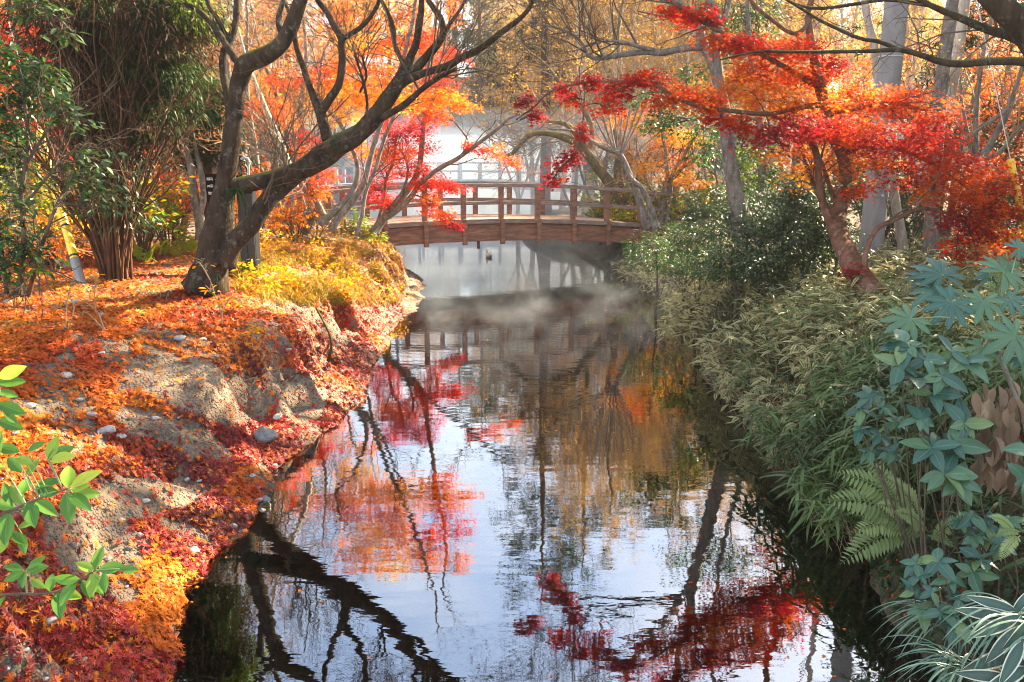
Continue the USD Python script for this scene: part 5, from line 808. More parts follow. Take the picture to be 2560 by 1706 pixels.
# yellow guards round the guy wires, with black bands
solid_mat('plastic_yellow', [(.3, (.55, .33, .01)), (.7, (.68, .44, .02))], scale=6, rough=.35, bump=.05, spec=.5, space='world')
solid_mat('plastic_black', [(.3, (.012, .012, .012)), (.7, (.03, .03, .03))], scale=6, rough=.5, bump=.05)
solid_mat('concrete', [(.3, (.12, .115, .112)), (.7, (.20, .19, .185))], scale=5, rough=.85, bump=.2, bscale=40, dist=.01, space='world', stretch=(1, 1, .4))
solid_mat('wire', [(0, (.3, .3, .3)), (1, (.4, .4, .4))], rough=.35, bump=0, spec=.6)
def stick(a, b, r, sides=16, n=6, r2=None): 
    k = np.linspace(0, 1, n)[:, None]; return tubes((a * (1 - k) + b * k)[None], np.linspace(r, r2 or r, n)[None], sides, cap=True)
def guard(label, foot_, top, rad, bands, base=True):
    t = thing('wire_guard', label, 'pole guard', None, foot_); a, b = np.zeros(3), np.asarray(top) - foot_
    part('tube', stick(b * .16 if base else a, b, rad, 20), 'plastic_yellow', t, smooth=40)
    if base: part('sleeve', stick(a - b * .02, b * .155, rad * 1.12, 20), 'concrete', t, smooth=40)
    for k in bands: part('band', stick(b * k, b * (k + .012), rad * 1.04, 20), 'plastic_black', t, smooth=40)
    part('wire', stick(b * .95, b * 2.6, .006, 6), 'wire', t, smooth=True)
f1 = gpt(204, 712)
guard('yellow tube with black bands slanting up in front, left bank', f1, at(98, 330, float(f1[1]) + 1.2), .058, (.17, .36, .62, .9))
f2 = gpt(168, 672)
guard('second yellow tube half hidden behind the front one', f2, at(90, 410, float(f2[1]) + 1.0), .055, (.4, .7))
f3 = at(2580, 545, 11.5)
guard('yellow tube slanting at the right edge behind the red maple', np.array([f3[0] + .25, 11.5, float(gz(f3[0] + .25, 11.5))]), at(2526, 398, 11.8), .045, (), base=False)

# black sign board with white lettering, a black cabinet and a hooked pipe behind the leaning tree
YN = 13.5
solid_mat('board_black', [(0, (.006, .0055, .006)), (1, (.012, .011, .012))], rough=.9, bump=.05, spec=.05)
solid_mat('paint_white', [(0, (.7, .7, .7)), (1, (.8, .8, .8))], rough=.6, bump=.02)
s0 = at(540, 470, YN); bs = np.linalg.norm(s0 - EYE) / PX
sg = thing('sign_board', 'black notice board with rows of white characters behind the leaning trunk', 'sign', None, s0)
ex, ez, ey = np.array([1., 0, 0]), EZ, np.array([0, 1., 0])
brd = part('board', box((0, 0, 0), ex, ey, ez, 23 * bs, .02, 32 * bs), 'board_black', sg)
hh = float(s0[2] - gz(s0[0], s0[1]))
for sx in (-18, 18): part('leg', box((sx * bs, .045, -hh / 2), ex, ey, ez, .025, .022, hh / 2 + .2), 'board_black', sg)
rg = rgen(9)
STROKES = [[(0, 1, 1, 1), (.5, 1, .5, 0), (0, .5, 1, .5)], [(0, 1, 0, 0), (0, 1, 1, 1), (1, 1, 1, 0), (0, .5, 1, .5)], [(.5, 1, 0, .3), (.5, 1, 1, .3), (.1, .3, .9, .3), (.5, .3, .5, 0)], [(.2, 1, .2, 0), (.6, 1, .6, 0), (0, .7, 1, .7), (.6, .4, 1, .1)], [(0, .9, 1, .9), (.2, .9, 0, 0), (.7, .9, 1, 0), (.3, .45, .8, .45)]]
def glyph(k, ox, oz, s):
    gl_ = []
    for x0, y0, x1, y1 in STROKES[k % 5]:
        a, b = np.array([ox + x0 * s, -.024, oz + y0 * s]), np.array([ox + x1 * s, -.024, oz + y1 * s]); d = unit(b - a); gl_.append(box((a + b) / 2, d, ey, np.cross(d, ey), np.linalg.norm(b - a) / 2 + .1 * s, .003, .085 * s, .001))
    part('character', join(gl_), 'paint_white', brd)
k = 0
for ry, xs in ((17, (-19, -12, 2, 10)), (1, (-18, -11, 4, 11)), (-15, (-17, -10))):
    for x_ in xs: glyph(k, x_ * bs, ry * bs, 5.6 * bs); k += 1

c0 = at(618, 500, YN + .4); cb = thing('cabinet', 'black metal cabinet behind the fork of the leaning tree', 'cabinet', None, np.array([c0[0], c0[1], float(gz(c0[0], c0[1]))]))
hz = float(at(618, 476, YN + .4)[2] - gz(c0[0], c0[1])); part('body', box((0, 0, hz / 2), ex, ey, ez, .125, .12, hz / 2), 'board_black', cb)
for s in (-1, 1): part('door', box((s * .061, -.126, hz / 2), ex, ey, ez, .057, .008, hz / 2 - .05, .003), 'plastic_black', cb)
hp = at(622, 470, YN + .9); h0 = np.array([hp[0], hp[1], float(gz(hp[0], hp[1]))]); hk = thing('hooked_pipe', 'thin grey pipe with a hooked top behind the leaning tree', 'pipe', None, h0)
hr = spline(np.array([(*h0, 0), *[(*at(x, y, YN + .9), 0) for x, y in ((622, 440), (624, 405), (618, 396), (606, 394), (602, 398))]]), 30)[:, :3] - h0
part('pipe', tubes(hr[None], np.full((1, 30), .018), 10, cap=True), 'wire', hk, smooth=True)
# ---------------------------------------------------------------- right bank: pole, box, shrubs, bamboo grass, the plants in front
YP = 15.2
pb = at(2170, 690, YP); ptop = at(2243, 0, YP)
pz = float(gz(pb[0], pb[1])); foot_p = np.array([pb[0], YP, pz]); axp = unit(ptop - pb)
pl = thing('utility_pole', 'grey round concrete pole behind the red maple trunk', 'pole', None, foot_p)
part('shaft', stick(-axp * .3, axp * 9.5, .205, 28, 12, .165), 'concrete', pl, smooth=40)
for px in (646, 684): q = np.linalg.norm(at(2172, px, YP) - foot_p); part('band', stick(axp * q, axp * (q + .018), .213, 28), 'wire', pl, smooth=40)
q = np.linalg.norm(at(2196, 144, YP) - foot_p); part('band', stick(axp * q, axp * (q + .016), .20, 28), 'wire', pl, smooth=40)
q = axp * np.linalg.norm(at(2206, 489, YP) - foot_p) + np.array([.02, -.2, 0]); part('bolt', stick(q, q + np.array([0, -.02, 0]), .022, 12), 'wire', pl, smooth=40)
solid_mat('box_cream', [(.3, (.42, .36, .2)), (.7, (.55, .48, .3))], scale=5, rough=.6, bump=.1)
bx_ = at(2225, 668, YP - .12); cs = math.radians(-28); e1, e2 = np.array([math.cos(cs), math.sin(cs), 0]), np.array([-math.sin(cs), math.cos(cs), 0])
bt = thing('meter_box', 'small cream metal box strapped to the concrete pole', 'box', None, bx_)
part('body', box((0, 0, -.02), e1, e2, EZ, .115, .085, .215), 'box_cream', bt)
part('cover', box((0, -0.0, .23) + e2 * -.01, e1, unit(e2 + [0, 0, .35]), np.cross(e1, unit(e2 + [0, 0, .35])), .14, .115, .014, .004), 'box_cream', bt)
part('door', box(np.array([0, 0, -.02]) - e2 * .089, e1, e2, EZ, .085, .005, .18, .002), 'box_cream', bt)

rgR = rgen(601)
def right_pts(n, y0, y1, d0, d1, dens=None):
    y = rgR.uniform(y0, y1, n); d = rgR.uniform(d0, d1, n); x = np.interp(y, RY, RX) + d
    return np.c_[x, y, gz(x, y)]
# evergreen shrubs on the right bank
sh = [(1640, 620, 17.5, 80, 50, 420), (1720, 600, 16.5, 70, 60, 520), (1800, 580, 15.0, 90, 60, 700), (1870, 530, 14.5, 60, 60, 500), (1900, 600, 13.8, 90, 60, 800), (1960, 550, 13.8, 60, 70, 600), (1830, 650, 13.2, 90, 46, 700), (1930, 660, 12.6, 90, 46, 700), (2010, 610, 12.8, 70, 60, 600), (2040, 530, 13.2, 50, 60, 400), (1750, 660, 14.8, 80, 40, 500), (1990, 470, 13.6, 40, 40, 250), (2100, 600, 12.4, 50, 50, 300)]
for k, (lb, sel, m, tp, sz) in enumerate((('dark glossy evergreen shrub left of the red maple trunk', [4, 5, 7, 8, 9, 11, 12], 'leaf_evergreen', oval(.4, .05, 1), .085), ('broad evergreen shrub in front of the tall forked tree', [2, 3, 6], 'leaf_evergreen', oval(.36, .05, 1), .09), ('dull green shrub on the bank near the bridge end', [0, 1, 10], 'leaf_green', oval(.3, .05, 1), .10))):
    cs_ = [sh[i] for i in sel]; x0, y0 = cs_[0][0], cs_[0][2]; c = at(x0, 700, y0); g0 = float(gz(c[0], c[1]))
    lm_ = []
    for i, (x, y, Y, rx, ry, n_) in enumerate(cs_):
        e = at(x, y, Y); b = np.array([e[0] * .7 + c[0] * .3, Y, 0]); b[2] = gz(b[0], b[1]); lm_.append(np.array([(*b, .03), (*((b + e) / 2 + [.05, 0, 0]), .022), (*e, .010)]))
    tree('evergreen_shrub', lb, lm_, 'twig_dark', cat='shrub', seed=610 + k, pads=[(x, y, Y, rx, ry, n_ * 2.2, m) for x, y, Y, rx, ry, n_ in cs_], pad_tpl=tp, pad_size=sz, pad_twigs=16, flare=0, levels=[dict(src='limbs', k=10, ratio=1, length=.6, up=.3, tmin=.3, rr=.4, n=4, rmin=.004)], sides=8)
# variegated dwarf bamboo: dark leaves with pale margins; the margin is a strip of its own colour across the leaf
mat('leaf_sasa', {'u': ('uvmap', {'attribute': 'st'}), 's': ('separate_xyz', {}), 'r': ('rgb_ramp', {'ramp': [(0, (.58, .49, .28)), (.24, (.54, .45, .24)), (.33, (.22, .22, .08)), (.5, (.13, .16, .06)), (.67, (.22, .22, .08)), (.76, (.54, .45, .24)), (1, (.58, .49, .28))]}), 'g': ('geometry', {}), 'r2': ('rgb_ramp', {'ramp': [(0, (.8, .85, .75)), (.75, (1, 1, 1)), (.9, (1.25, .95, .6)), (1, (1.5, .8, .35))]}), 'mx': ('mix_color', {'blend_type': 'multiply', 'fac': 1.0, 'use_clamp': False}),
                  'd': ('principled_bsdf', {'roughness': .5, 'specular_ior_level': .2}), 't': ('translucent_bsdf', {}), 'm': ('mix_closure', {'fac': .4})},
    [('u.UV', 's.vector'), ('s.x', 'r.fac'), ('g.random_per_island', 'r2.fac'), ('r.color', 'mx.a'), ('r2.color', 'mx.b'), ('mx.result', 'd.base_color'), ('mx.result', 't.color'), ('d.BSDF', 'm.closure1'), ('t.BSDF', 'm.closure2')], 'm.closure')
def strip(w=.2, n=4, bend=.35, cols=(0, .2, .5, .8, 1)):
    v, uv, f = [], [], []
    for j in range(n + 1):
        t = j / n; b = w / 2 * (max(.03, math.sin(math.pi * t ** .8)) ** .75)
        for c in cols: v.append(((c - .5) * 2 * b, t, .12 * abs(c - .5) * w - bend * t * t)); uv.append((c, t))
    k = len(cols)
    for j in range(n):
        for i in range(k - 1): a = j * k + i; f += [(a, a + 1, a + k + 1), (a, a + k + 1, a + k)]
    return np.array(v, float), np.array(f), np.array(uv)
def grass_bamboo(name, label, culms, per, size, mt, w=.2, h=(.25, .6), lean=(0, 0), n=4, droop=.35, seed=0, out=.9):
    rg = rgen(seed); N = len(culms); hh = rg.uniform(*h, N); ln = np.c_[rg.normal(size=(N, 2)) * .18 + np.array(lean), np.ones(N)] * hh[:, None]
    tip = culms + ln; V, F, UV = strip(w, n, droop); a = (rg.uniform(0, 6.28, (N, 1)) + np.linspace(0, 6.28, per, endpoint=False) + rg.normal(size=(N, per)) * .4).ravel()
    hd = np.c_[np.cos(a) * out, np.sin(a) * out, rg.normal(size=N * per) * .25 + .12]; nr = np.c_[rg.normal(size=(N * per, 2)) * .3, np.ones(N * per)] - np.c_[hd[:, :2] * .15, np.zeros(N * per)]
    pos = np.repeat(tip, per, 0) + rg.normal(size=(N * per, 3)) * [.01, .01, .05]
    m = scatter((V, F), pos, nr, hd, size * rg.uniform(.65, 1.2, N * per))
    t = thing(name, label, 'bamboo grass'); t.GetPrim().SetCustomDataByKey('kind', 'stuff')
    mid = culms + ln * .5 + rg.normal(size=(N, 3)) * .02
    part('stems', tubes(np.stack([culms, mid, tip], 1), np.broadcast_to([.003, .0025, .0018], (N, 3)), 3), 'twig_tan', t, kind='stuff')
    part('leaves', m, mt, t, kind='stuff', uv=np.tile(UV, (N * per, 1)))
leaf_mat('leaf_grassy', [(0, (.035, .07, .018)), (.5, (.09, .15, .03)), (.9, (.14, .2, .04)), (1, (.35, .3, .06))], trans=.35, gloss=.4)
c1 = right_pts(1500, 7.6, 11.8, -.12, 3.6); c1 = c1[rgR.uniform(size=len(c1)) < .92]
grass_bamboo('bamboo_grass', 'dense low bamboo grass with white edged leaves below the maple trunk', c1[:1250], 6, .165, 'leaf_sasa', .26, (.15, .55), (-.35, -.1), seed=621)
grass_bamboo('bamboo_grass', 'plain green bamboo grass growing up between the white edged leaves', right_pts(420, 7.4, 12, -.1, 3.2), 6, .18, 'leaf_grassy', .15, (.25, .65), (-.25, -.1), seed=626)
grass_bamboo('bamboo_grass', 'white edged bamboo grass round the foot of the concrete pole', right_pts(900, 11.5, 16.5, 1.6, 6.5), 6, .17, 'leaf_sasa', .24, (.15, .4), seed=622, n=3)
grass_bamboo('bamboo_grass', 'thin leaved bamboo grass hanging over the water near the right end of the bridge', right_pts(1000, 13.5, 23.5, -.35, 1.9), 6, .19, 'leaf_sasa', .16, (.2, .6), (-.5, -.15), seed=623, n=3)
grass_bamboo('bamboo_grass', 'narrow leaved green bamboo grass drooping to the water in front of the pale edged one', right_pts(850, 6.2, 8.4, -.15, 1.5), 7, .20, 'leaf_grassy', .12, (.25, .6), (-.45, -.1), seed=624, droop=.7)
grass_bamboo('bamboo_grass', 'green undergrowth between the shrubs of the right bank', right_pts(1300, 3.0, 17, .3, 4.5), 6, .17, 'leaf_grassy', .16, (.1, .35), seed=625, n=3, droop=.6)
# creeping evergreen leaves that cover the slope
cv = np.vstack([right_pts(7000, 2.6, 24, -.12, 1.0), right_pts(9000, 3, 20, .8, 6.5), right_pts(2200, 3.4, 6.4, -.2, .7), right_pts(3000, 14, 24, 4, 10), right_pts(2500, 20, 30, 0, 6)])
cv = cv[cv[:, 2] > .04]; nn = gn(cv[:, 0], cv[:, 1])
cm = scatter(oval(.5, .05, 1), cv + nn * rgR.uniform(.01, .09, (len(cv), 1)), nn + rgR.normal(size=nn.shape) * .6, rgR.normal(size=nn.shape), rgR.uniform(.05, .10, len(cv)))
tag(part('ground_cover', cm, 'leaf_evergreen'), 'low evergreen leaves covering the earth of the right bank', 'ground cover', kind='stuff')
cv = np.vstack([right_pts(4200, 3, 13, .0, 5.5)]); nn = gn(cv[:, 0], cv[:, 1])
tag(part('leaf_litter', scatter(star(5), cv + nn * .03, nn + rgR.normal(size=nn.shape) * .5, rgR.normal(size=nn.shape), rgR.uniform(.02, .04, len(cv))), 'leaf_litter'), 'scattered fallen leaves caught in the undergrowth of the right bank', 'leaves', kind='stuff')

# ---- leaves large enough to tell apart
def blade_leaf(L, w, fold=.12, bend=.35, n=7, serr=0.0, pw=.8):
    """One leaf: five points across, n + 1 along, folded on its midrib and bent; stalk at the origin, tip along +y."""
    v, f = [], []
    for j in range(n + 1):
        t = j / n; b = w / 2 * max(.02, math.sin(math.pi * t ** pw)) ** .85 * (1 + serr * (j % 2))
        for c in (-1, -.5, 0, .5, 1): v.append((c * b, t * L, abs(c) * fold * b - bend * L * t * t))
    for j in range(n):
        for i in range(4): a = j * 5 + i; f += [(a, a + 1, a + 6), (a, a + 6, a + 5)]
    return np.array(v, float), np.array(f), np.tile([(0, 0), (.25, 0), (.5, 0), (.75, 0), (1, 0)], (n + 1, 1))
def palm_leaf(R, rg):
    """A hand shaped leaf of nine pointed lobes joined round the stalk."""
    v, f = [], []; lobes = 9; A = np.radians(np.linspace(-138, 138, lobes)) + rg.normal(size=lobes) * .03
    dv = [math.radians(0)] 
    for k in range(lobes):
        a = A[k]; r = R * (1 - .32 * abs(k - 4) / 4) * rg.uniform(.92, 1.05); hw = math.radians(276 / (lobes - 1)) / 2; base = len(v)
        prof = [(0.0, 0.0), (.36, .99), (.48, .80), (.64, .86), (.8, .66), (.92, .34), (1.0, .03)]
        for t, wd in prof:
            d = t * r; half = math.tan(hw) * .52 * r * wd if t > .42 else math.tan(hw) * d * .995
            z = -.30 * d * d / R + .05 * math.sin(k * 2.1) * d
            for c in (-1, 0, 1):
                q = (d * math.sin(a) + c * half * math.cos(a), d * math.cos(a) - c * half * math.sin(a)); v.append((*q, z + (.028 * R * (abs(c)) * wd if t > .1 else 0)))
        for j in range(len(prof) - 1):
            for i in range(2): q = base + j * 3 + i; f += [(q, q + 4, q + 1), (q, q + 3, q + 4)]
    return np.array(v, float), np.array(f), np.tile([(0, 0), (.5, 0), (1, 0)], (len(v) // 3, 1))
def pose(mesh, pos, nrm, head):
    v, f = mesh[:2]; n = unit(np.asarray(nrm, float)); h = np.asarray(head, float); h = unit(h - (h @ n) * n); s = np.cross(h, n)
    return v @ np.stack([s, h, n], 0) + np.asarray(pos), f
def glossy_leaf(name, ramp, vein=None, gloss=.5, rough=.35, trans=.18, scale=9):
    t = [(p, tuple(min(1, c * 1.3) for c in col)) for p, col in ramp]
    mat(name, {'oi': ('object_info', {}), 'g': ('geometry', {}), 'n': ('noise_texture', {'scale': scale, 'detail': 4.0}), 'a': ('mix_float', {'fac': .3}), 'r': ('rgb_ramp', {'ramp': ramp}), 'n2': ('noise_texture', {'scale': 70, 'detail': 2.0}), 'b': ('bump', {'strength': .25, 'distance': .004}), 'd': ('principled_bsdf', {'roughness': rough, 'specular_ior_level': gloss}), 't': ('translucent_bsdf', {}), 'm': ('mix_closure', {'fac': trans}),
         'u': ('uvmap', {'attribute': 'st'}), 'us': ('separate_xyz', {}), 'vr': ('rgb_ramp', {'ramp': [(0, (0, 0, 0)), (.465 if vein else .5, (0, 0, 0)), (.5, (.55, .55, .55) if vein else (0, 0, 0)), (.535 if vein else .51, (0, 0, 0)), (1, (0, 0, 0))]}), 'vm': ('mix_color', {'b': vein or (0, 0, 0)})},
        [('u.UV', 'us.vector'), ('us.x', 'vr.fac'), ('vr.color', 'vm.fac'), ('r.color', 'vm.a'), ('g.position', 'n.vector'), ('g.position', 'n2.vector'), ('oi.random', 'a.a'), ('n.fac', 'a.b'), ('a.result', 'r.fac'), ('n2.fac', 'b.height'), ('b.normal', 'd.normal'), ('vm.result', 'd.base_color'), ('vm.result', 't.color'), ('d.BSDF', 'm.closure1'), ('t.BSDF', 'm.closure2')], 'm.closure')
glossy_leaf('fatsia_leaf', [(0, (.014, .05, .032)), (.4, (.03, .09, .065)), (.75, (.05, .115, .06)), (1, (.10, .16, .05))], (.16, .26, .2), gloss=.35)
glossy_leaf('broad_leaf', [(0, (.012, .042, .028)), (.4, (.026, .08, .055)), (.7, (.05, .11, .05)), (1, (.14, .18, .045))], (.13, .24, .18), gloss=.35)
glossy_leaf('young_leaf', [(0, (.035, .11, .018)), (.45, (.075, .18, .022)), (.75, (.2, .3, .03)), (1, (.48, .44, .05))], (.2, .3, .06), gloss=.3, trans=.36, scale=2)
glossy_leaf('fern_leaf', [(0, (.09, .13, .045)), (.6, (.18, .24, .075)), (1, (.26, .29, .11))], None, gloss=.3, rough=.5, trans=.3)
glossy_leaf('dead_leaf', [(0, (.07, .042, .025)), (.5, (.18, .12, .075)), (1, (.32, .24, .15))], None, gloss=.2, rough=.7, trans=.15)
leaf_mat('flower_green', [(0, (.35, .42, .16)), (1, (.55, .6, .28))], trans=.2)
TOCAM = np.array([-.25, -.8, .55])
def fatsia(label, base, leaves, seed, flower=None, dead=None):
    rg = rgen(seed); t = thing('fatsia', label, 'plant', None, base); base = np.asarray(base); tops = []
    head = np.mean([at(x, y, Y) for x, y, Y, *_ in leaves], 0)
    crown = base * .35 + head * .65; crown[2] = base[2] + (head[2] - base[2]) * .72
    st = spline(np.array([(*base, .022), (*(base * .6 + crown * .4 + [.05, 0, 0]), .02), (*crown, .016)]), 14)
    part('stem', (tubes((st[:, :3] - base)[None], st[None, :, 3], 10)), 'bark_grey', t, smooth=True)
    for x, y, Y, w, ang, *up in leaves:
        p = at(x, y, Y); R = w / 2 * np.linalg.norm(p - EYE) / PX * 1.08; hd = np.array([math.cos(math.radians(ang)), -.35, math.sin(math.radians(ang))]); n = unit(TOCAM * (up[0] if up else 1.) + rg.normal(size=3) * .14 + [0, 0, .35])
        hh = unit(hd - (hd @ n) * n); o = p - hh * R * .25
        pm = palm_leaf(R, rg); lf = part('leaf', pose(pm, o - base, n, hh), 'fatsia_leaf', t, smooth=True, uv=pm[2])
        ve = []
        pe = spline(np.array([crown, (crown + o) / 2 + [0, 0, .10], o]), 8) - base; ve.append(tubes(pe[None], np.linspace(.007, .004, 8)[None], 6)); part('stalk', ve[0], 'twig_green', lf, smooth=True) if False else part('leaf_stalk', ve[0], 'twig_green', t, smooth=True)
    if flower:
        x, y, Y, w = flower; c = at(x, y, Y); s = w * np.linalg.norm(c - EYE) / PX; k = 15
        d = unit(np.c_[rg.normal(size=(k, 2)), rg.normal(size=k) * .7 + .3]); e = c + d * s * np.array([.5, .3, .5]) * rg.uniform(.5, 1, (k, 1)); root = c - [0, 0, s * .6]
        lnk = np.stack([np.broadcast_to(root, e.shape), (e + root) / 2 + rg.normal(size=e.shape) * .01, e], 1); fl = part('flower_head', tubes(lnk - base, np.broadcast_to([.005, .003, .002], (k, 3)), 5), 'twig_green', t)
        for q in e:
            g = unit(rg.normal(size=(46, 3))); r = s * .115; sp = tubes(np.stack([np.broadcast_to(q, g.shape), q + g * r], 1) - base, np.broadcast_to([.0012, .0012], (46, 2)), 3); bl = [(np.array([(1, 0, 0), (-1, 0, 0), (0, 1, 0), (0, -1, 0), (0, 0, 1), (0, 0, -1)], float) * .0042 + (q + x_ * r - base), np.array([(0, 2, 4), (2, 1, 4), (1, 3, 4), (3, 0, 4), (2, 0, 5), (1, 2, 5), (3, 1, 5), (0, 3, 5)])) for x_ in g]
            part('umbel', join([sp] + bl), 'flower_green', fl, smooth=False)
    for q in dead or ():
        x, y, Y, L_ = q; p = at(x, y, Y); L_ = L_ * np.linalg.norm(p - EYE) / PX
        a = rg.uniform(0, 6.28); part('dead_leaf', pose(blade_leaf(L_, L_ * .42, .9, rg.uniform(-.1, .35), 5), p - base, [math.cos(a), -.8, .2 + .3 * rg.normal()], [rg.normal() * .25, .1 * rg.normal(), -1]), 'dead_leaf', t, smooth=True)
mat('twig_green', {'p': ('principled_bsdf', {'base_color': (.10, .15, .06), 'roughness': .5})}, [], 'p.BSDF')
fatsia('tall fatsia with blue green hand shaped leaves, pale umbels and dead leaves below', stand(3.75, 6.0),
       [(2345, 672, 6.1, 140, 100), (2330, 730, 6.0, 130, 190), (2365, 770, 5.85, 135, 215), (2455, 765, 5.8, 110, 250), (2260, 805, 5.75, 130, 185), (2520, 670, 6.0, 135, 60), (2465, 690, 6.1, 70, 160), (2535, 755, 5.8, 90, 300), (2520, 850, 5.6, 140, 200), (2455, 880, 5.7, 95, 250), (2560, 620, 6.0, 80, 20), (2580, 900, 5.6, 110, 330), (2300, 690, 6.2, 90, 150)], 641, flower=(2506, 716, 6.05, 72),
       dead=[(rgR.uniform(2440, 2545), rgR.uniform(950, 1190), rgR.uniform(4.95, 5.3), rgR.uniform(38, 66)) for _ in range(64)])
BLUV = np.tile([(0, 0), (.25, 0), (.5, 0), (.75, 0), (1, 0)], (7, 1))
def rosette_plant(label, base, heads, seed, leaf_px=62, mt='broad_leaf', name='broadleaf_plant', w=.5, per=(4, 8)):
    """Stems that each end in a whorl of oval leaves."""
    rg = rgen(seed); base = np.asarray(base); t = thing(name, label, 'plant', None, base)
    for x, y, Y in heads:
        c = at(x, y, Y); s = np.linalg.norm(c - EYE) / PX; r0 = base * .45 + c * .55 + rg.normal(size=3) * [.16, .16, 0]; r0[0] = max(r0[0], np.interp(r0[1], RY, RX) + .12); r0[2] = gz(r0[0], r0[1]) - .02; st = spline(np.array([(*r0, 0), (*(r0 * .6 + c * .4 + rg.normal(size=3) * .05), 0), (*(r0 * .2 + c * .8 + rg.normal(size=3) * .03), 0), (*c, 0)]), 9)[:, :3] - base
        part('stem', tubes(st[None], np.linspace(.006, .0035, 9)[None], 6), 'twig_dark', t, smooth=True)
        ax = unit(TOCAM * .7 + [0, 0, .6] + rg.normal(size=3) * .18); k = int(rg.integers(*per)); u = unit(np.cross(ax, [1, .2, 0])); v = np.cross(ax, u); g0 = rg.uniform(0, 6.28)
        for j in range(k):
            g = g0 + j * 6.283 / k + rg.normal() * .15; hd = math.cos(g) * u + math.sin(g) * v + ax * rg.uniform(-.15, .25); L_ = leaf_px * s * rg.uniform(.4, .9)
            part('leaf', pose(blade_leaf(L_, L_ * w, .25, rg.uniform(.05, .5), 6), c - base, ax + rg.normal(size=3) * .28, hd), mt, t, smooth=True, uv=BLUV)
rosette_plant('teal leaved plant with big oval leaves in front of the fatsia', stand(3.15, 5.3), [(2260, 862, 5.3), (2312, 900, 5.2), (2380, 880, 5.3), (2290, 945, 5.15), (2355, 940, 5.1), (2405, 905, 5.3), (2330, 985, 5.1), (2250, 915, 5.2), (2275, 870, 5.25)], 651, 84)
rosette_plant('blue green plant leaning over the bank left of the dead fatsia leaves', stand(3.0, 5.4), [(2175, 990, 5.4), (2155, 1025, 5.4), (2205, 1020, 5.3), (2150, 1075, 5.35), (2200, 1090, 5.3), (2240, 1055, 5.3), (2175, 1130, 5.3), (2230, 1130, 5.2)], 652, 50)
rosette_plant('tall stemmed plant with broad dull green leaves before the dead leaves', stand(3.05, 4.9), [(2330, 1120, 4.9), (2385, 1110, 4.9), (2300, 1050, 5.0), (2360, 1185, 4.8), (2395, 1200, 4.8), (2410, 1060, 5.0)], 653, 84, w=.5)
rosette_plant('whorled teal plant above the arching grass by the water', stand(2.85, 4.45), [(2345, 1405, 4.4), (2300, 1440, 4.4), (2380, 1450, 4.35), (2330, 1480, 4.3), (2430, 1430, 4.4), (2285, 1480, 4.35), (2350, 1530, 4.25), (2400, 1500, 4.3), (2310, 1525, 4.3), (2390, 1560, 4.2), (2450, 1400, 4.45), (2290, 1410, 4.45)], 654, 62)
rosette_plant('small dark teal plant under the dead leaves', stand(3.1, 4.8), [(2430, 1290, 4.7), (2470, 1320, 4.7), (2500, 1360, 4.6), (2440, 1340, 4.65), (2520, 1300, 4.7), (2400, 1300, 4.7)], 655, 52)
rosette_plant('green plant cut by the right edge below the fatsia', stand(3.1, 4.5), [(2575, 1130, 4.5), (2570, 1200, 4.5), (2590, 1240, 4.4)], 656, 72, w=.55)
# ferns
def fern(label, base, fronds, seed, mt='fern_leaf', name='fern', wk=.34):
    """fronds: root and tip pixels; each a rib with paired leaflets."""
    rg = rgen(seed); base = np.asarray(base, float); t = thing(name, label, 'fern', None, base)
    for (x0, y0, Y0), (x1, y1, Y1) in fronds:
        a, b = at(x0, y0, Y0), at(x1, y1, Y1); L_ = np.linalg.norm(b - a); s = spline(np.array([a, (a + b) / 2 + [0, 0, .13 * L_], b]), 22) - base
        tan = unit(np.gradient(s, axis=0)); vw = unit(TOCAM + [0, 0, .6]); side = unit(np.cross(tan, vw)); k = np.linspace(0, 1, 22); ln = wk * L_ * np.sin(np.pi * np.clip(.12 + .88 * k, 0, 1)) ** .8 * .62
        pos, hd, sz = [], [], []
        for sg_ in (-1, 1): pos.append(s[2:]); hd.append(side[2:] * sg_ + tan[2:] * .45 - [0, 0, .12]); sz.append(ln[2:])
        m = scatter(oval(.26, .03, 2, .12), np.vstack(pos), np.broadcast_to(vw, (40, 3)) + rg.normal(size=(40, 3)) * .12, np.vstack(hd), np.concatenate(sz).clip(.01))
        part('frond', join([m, tubes(s[None], np.linspace(.004, .0015, 22)[None], 4)]), mt, t)
fern('large pale green fern arching from the right bank over the dark water', stand(3.05, 5.6), [((2300, 1330, 5.5), (2062, 1250, 5.5)), ((2300, 1330, 5.5), (2100, 1410, 5.35)), ((2290, 1310, 5.5), (2090, 1180, 5.6)), ((2280, 1300, 5.5), (2160, 1150, 5.6)), ((2300, 1330, 5.5), (2190, 1260, 5.4)), ((2310, 1330, 5.5), (2130, 1330, 5.4)), ((2310, 1310, 5.5), (2210, 1190, 5.5)), ((2320, 1330, 5.4), (2230, 1280, 5.3)), ((2320, 1340, 5.4), (2140, 1290, 5.5)), ((2330, 1350, 5.3), (2420, 1290, 5.2)), ((2320, 1340, 5.3), (2390, 1370, 5.2))], 661)
fern('small fern hanging at the right edge above the striped plant', stand(3.2, 4.4), [((2540, 1330, 4.4), (2470, 1290, 4.4)), ((2550, 1340, 4.4), (2500, 1400, 4.3)), ((2560, 1320, 4.4), (2590, 1260, 4.4)), ((2550, 1330, 4.4), (2490, 1340, 4.35))], 662)
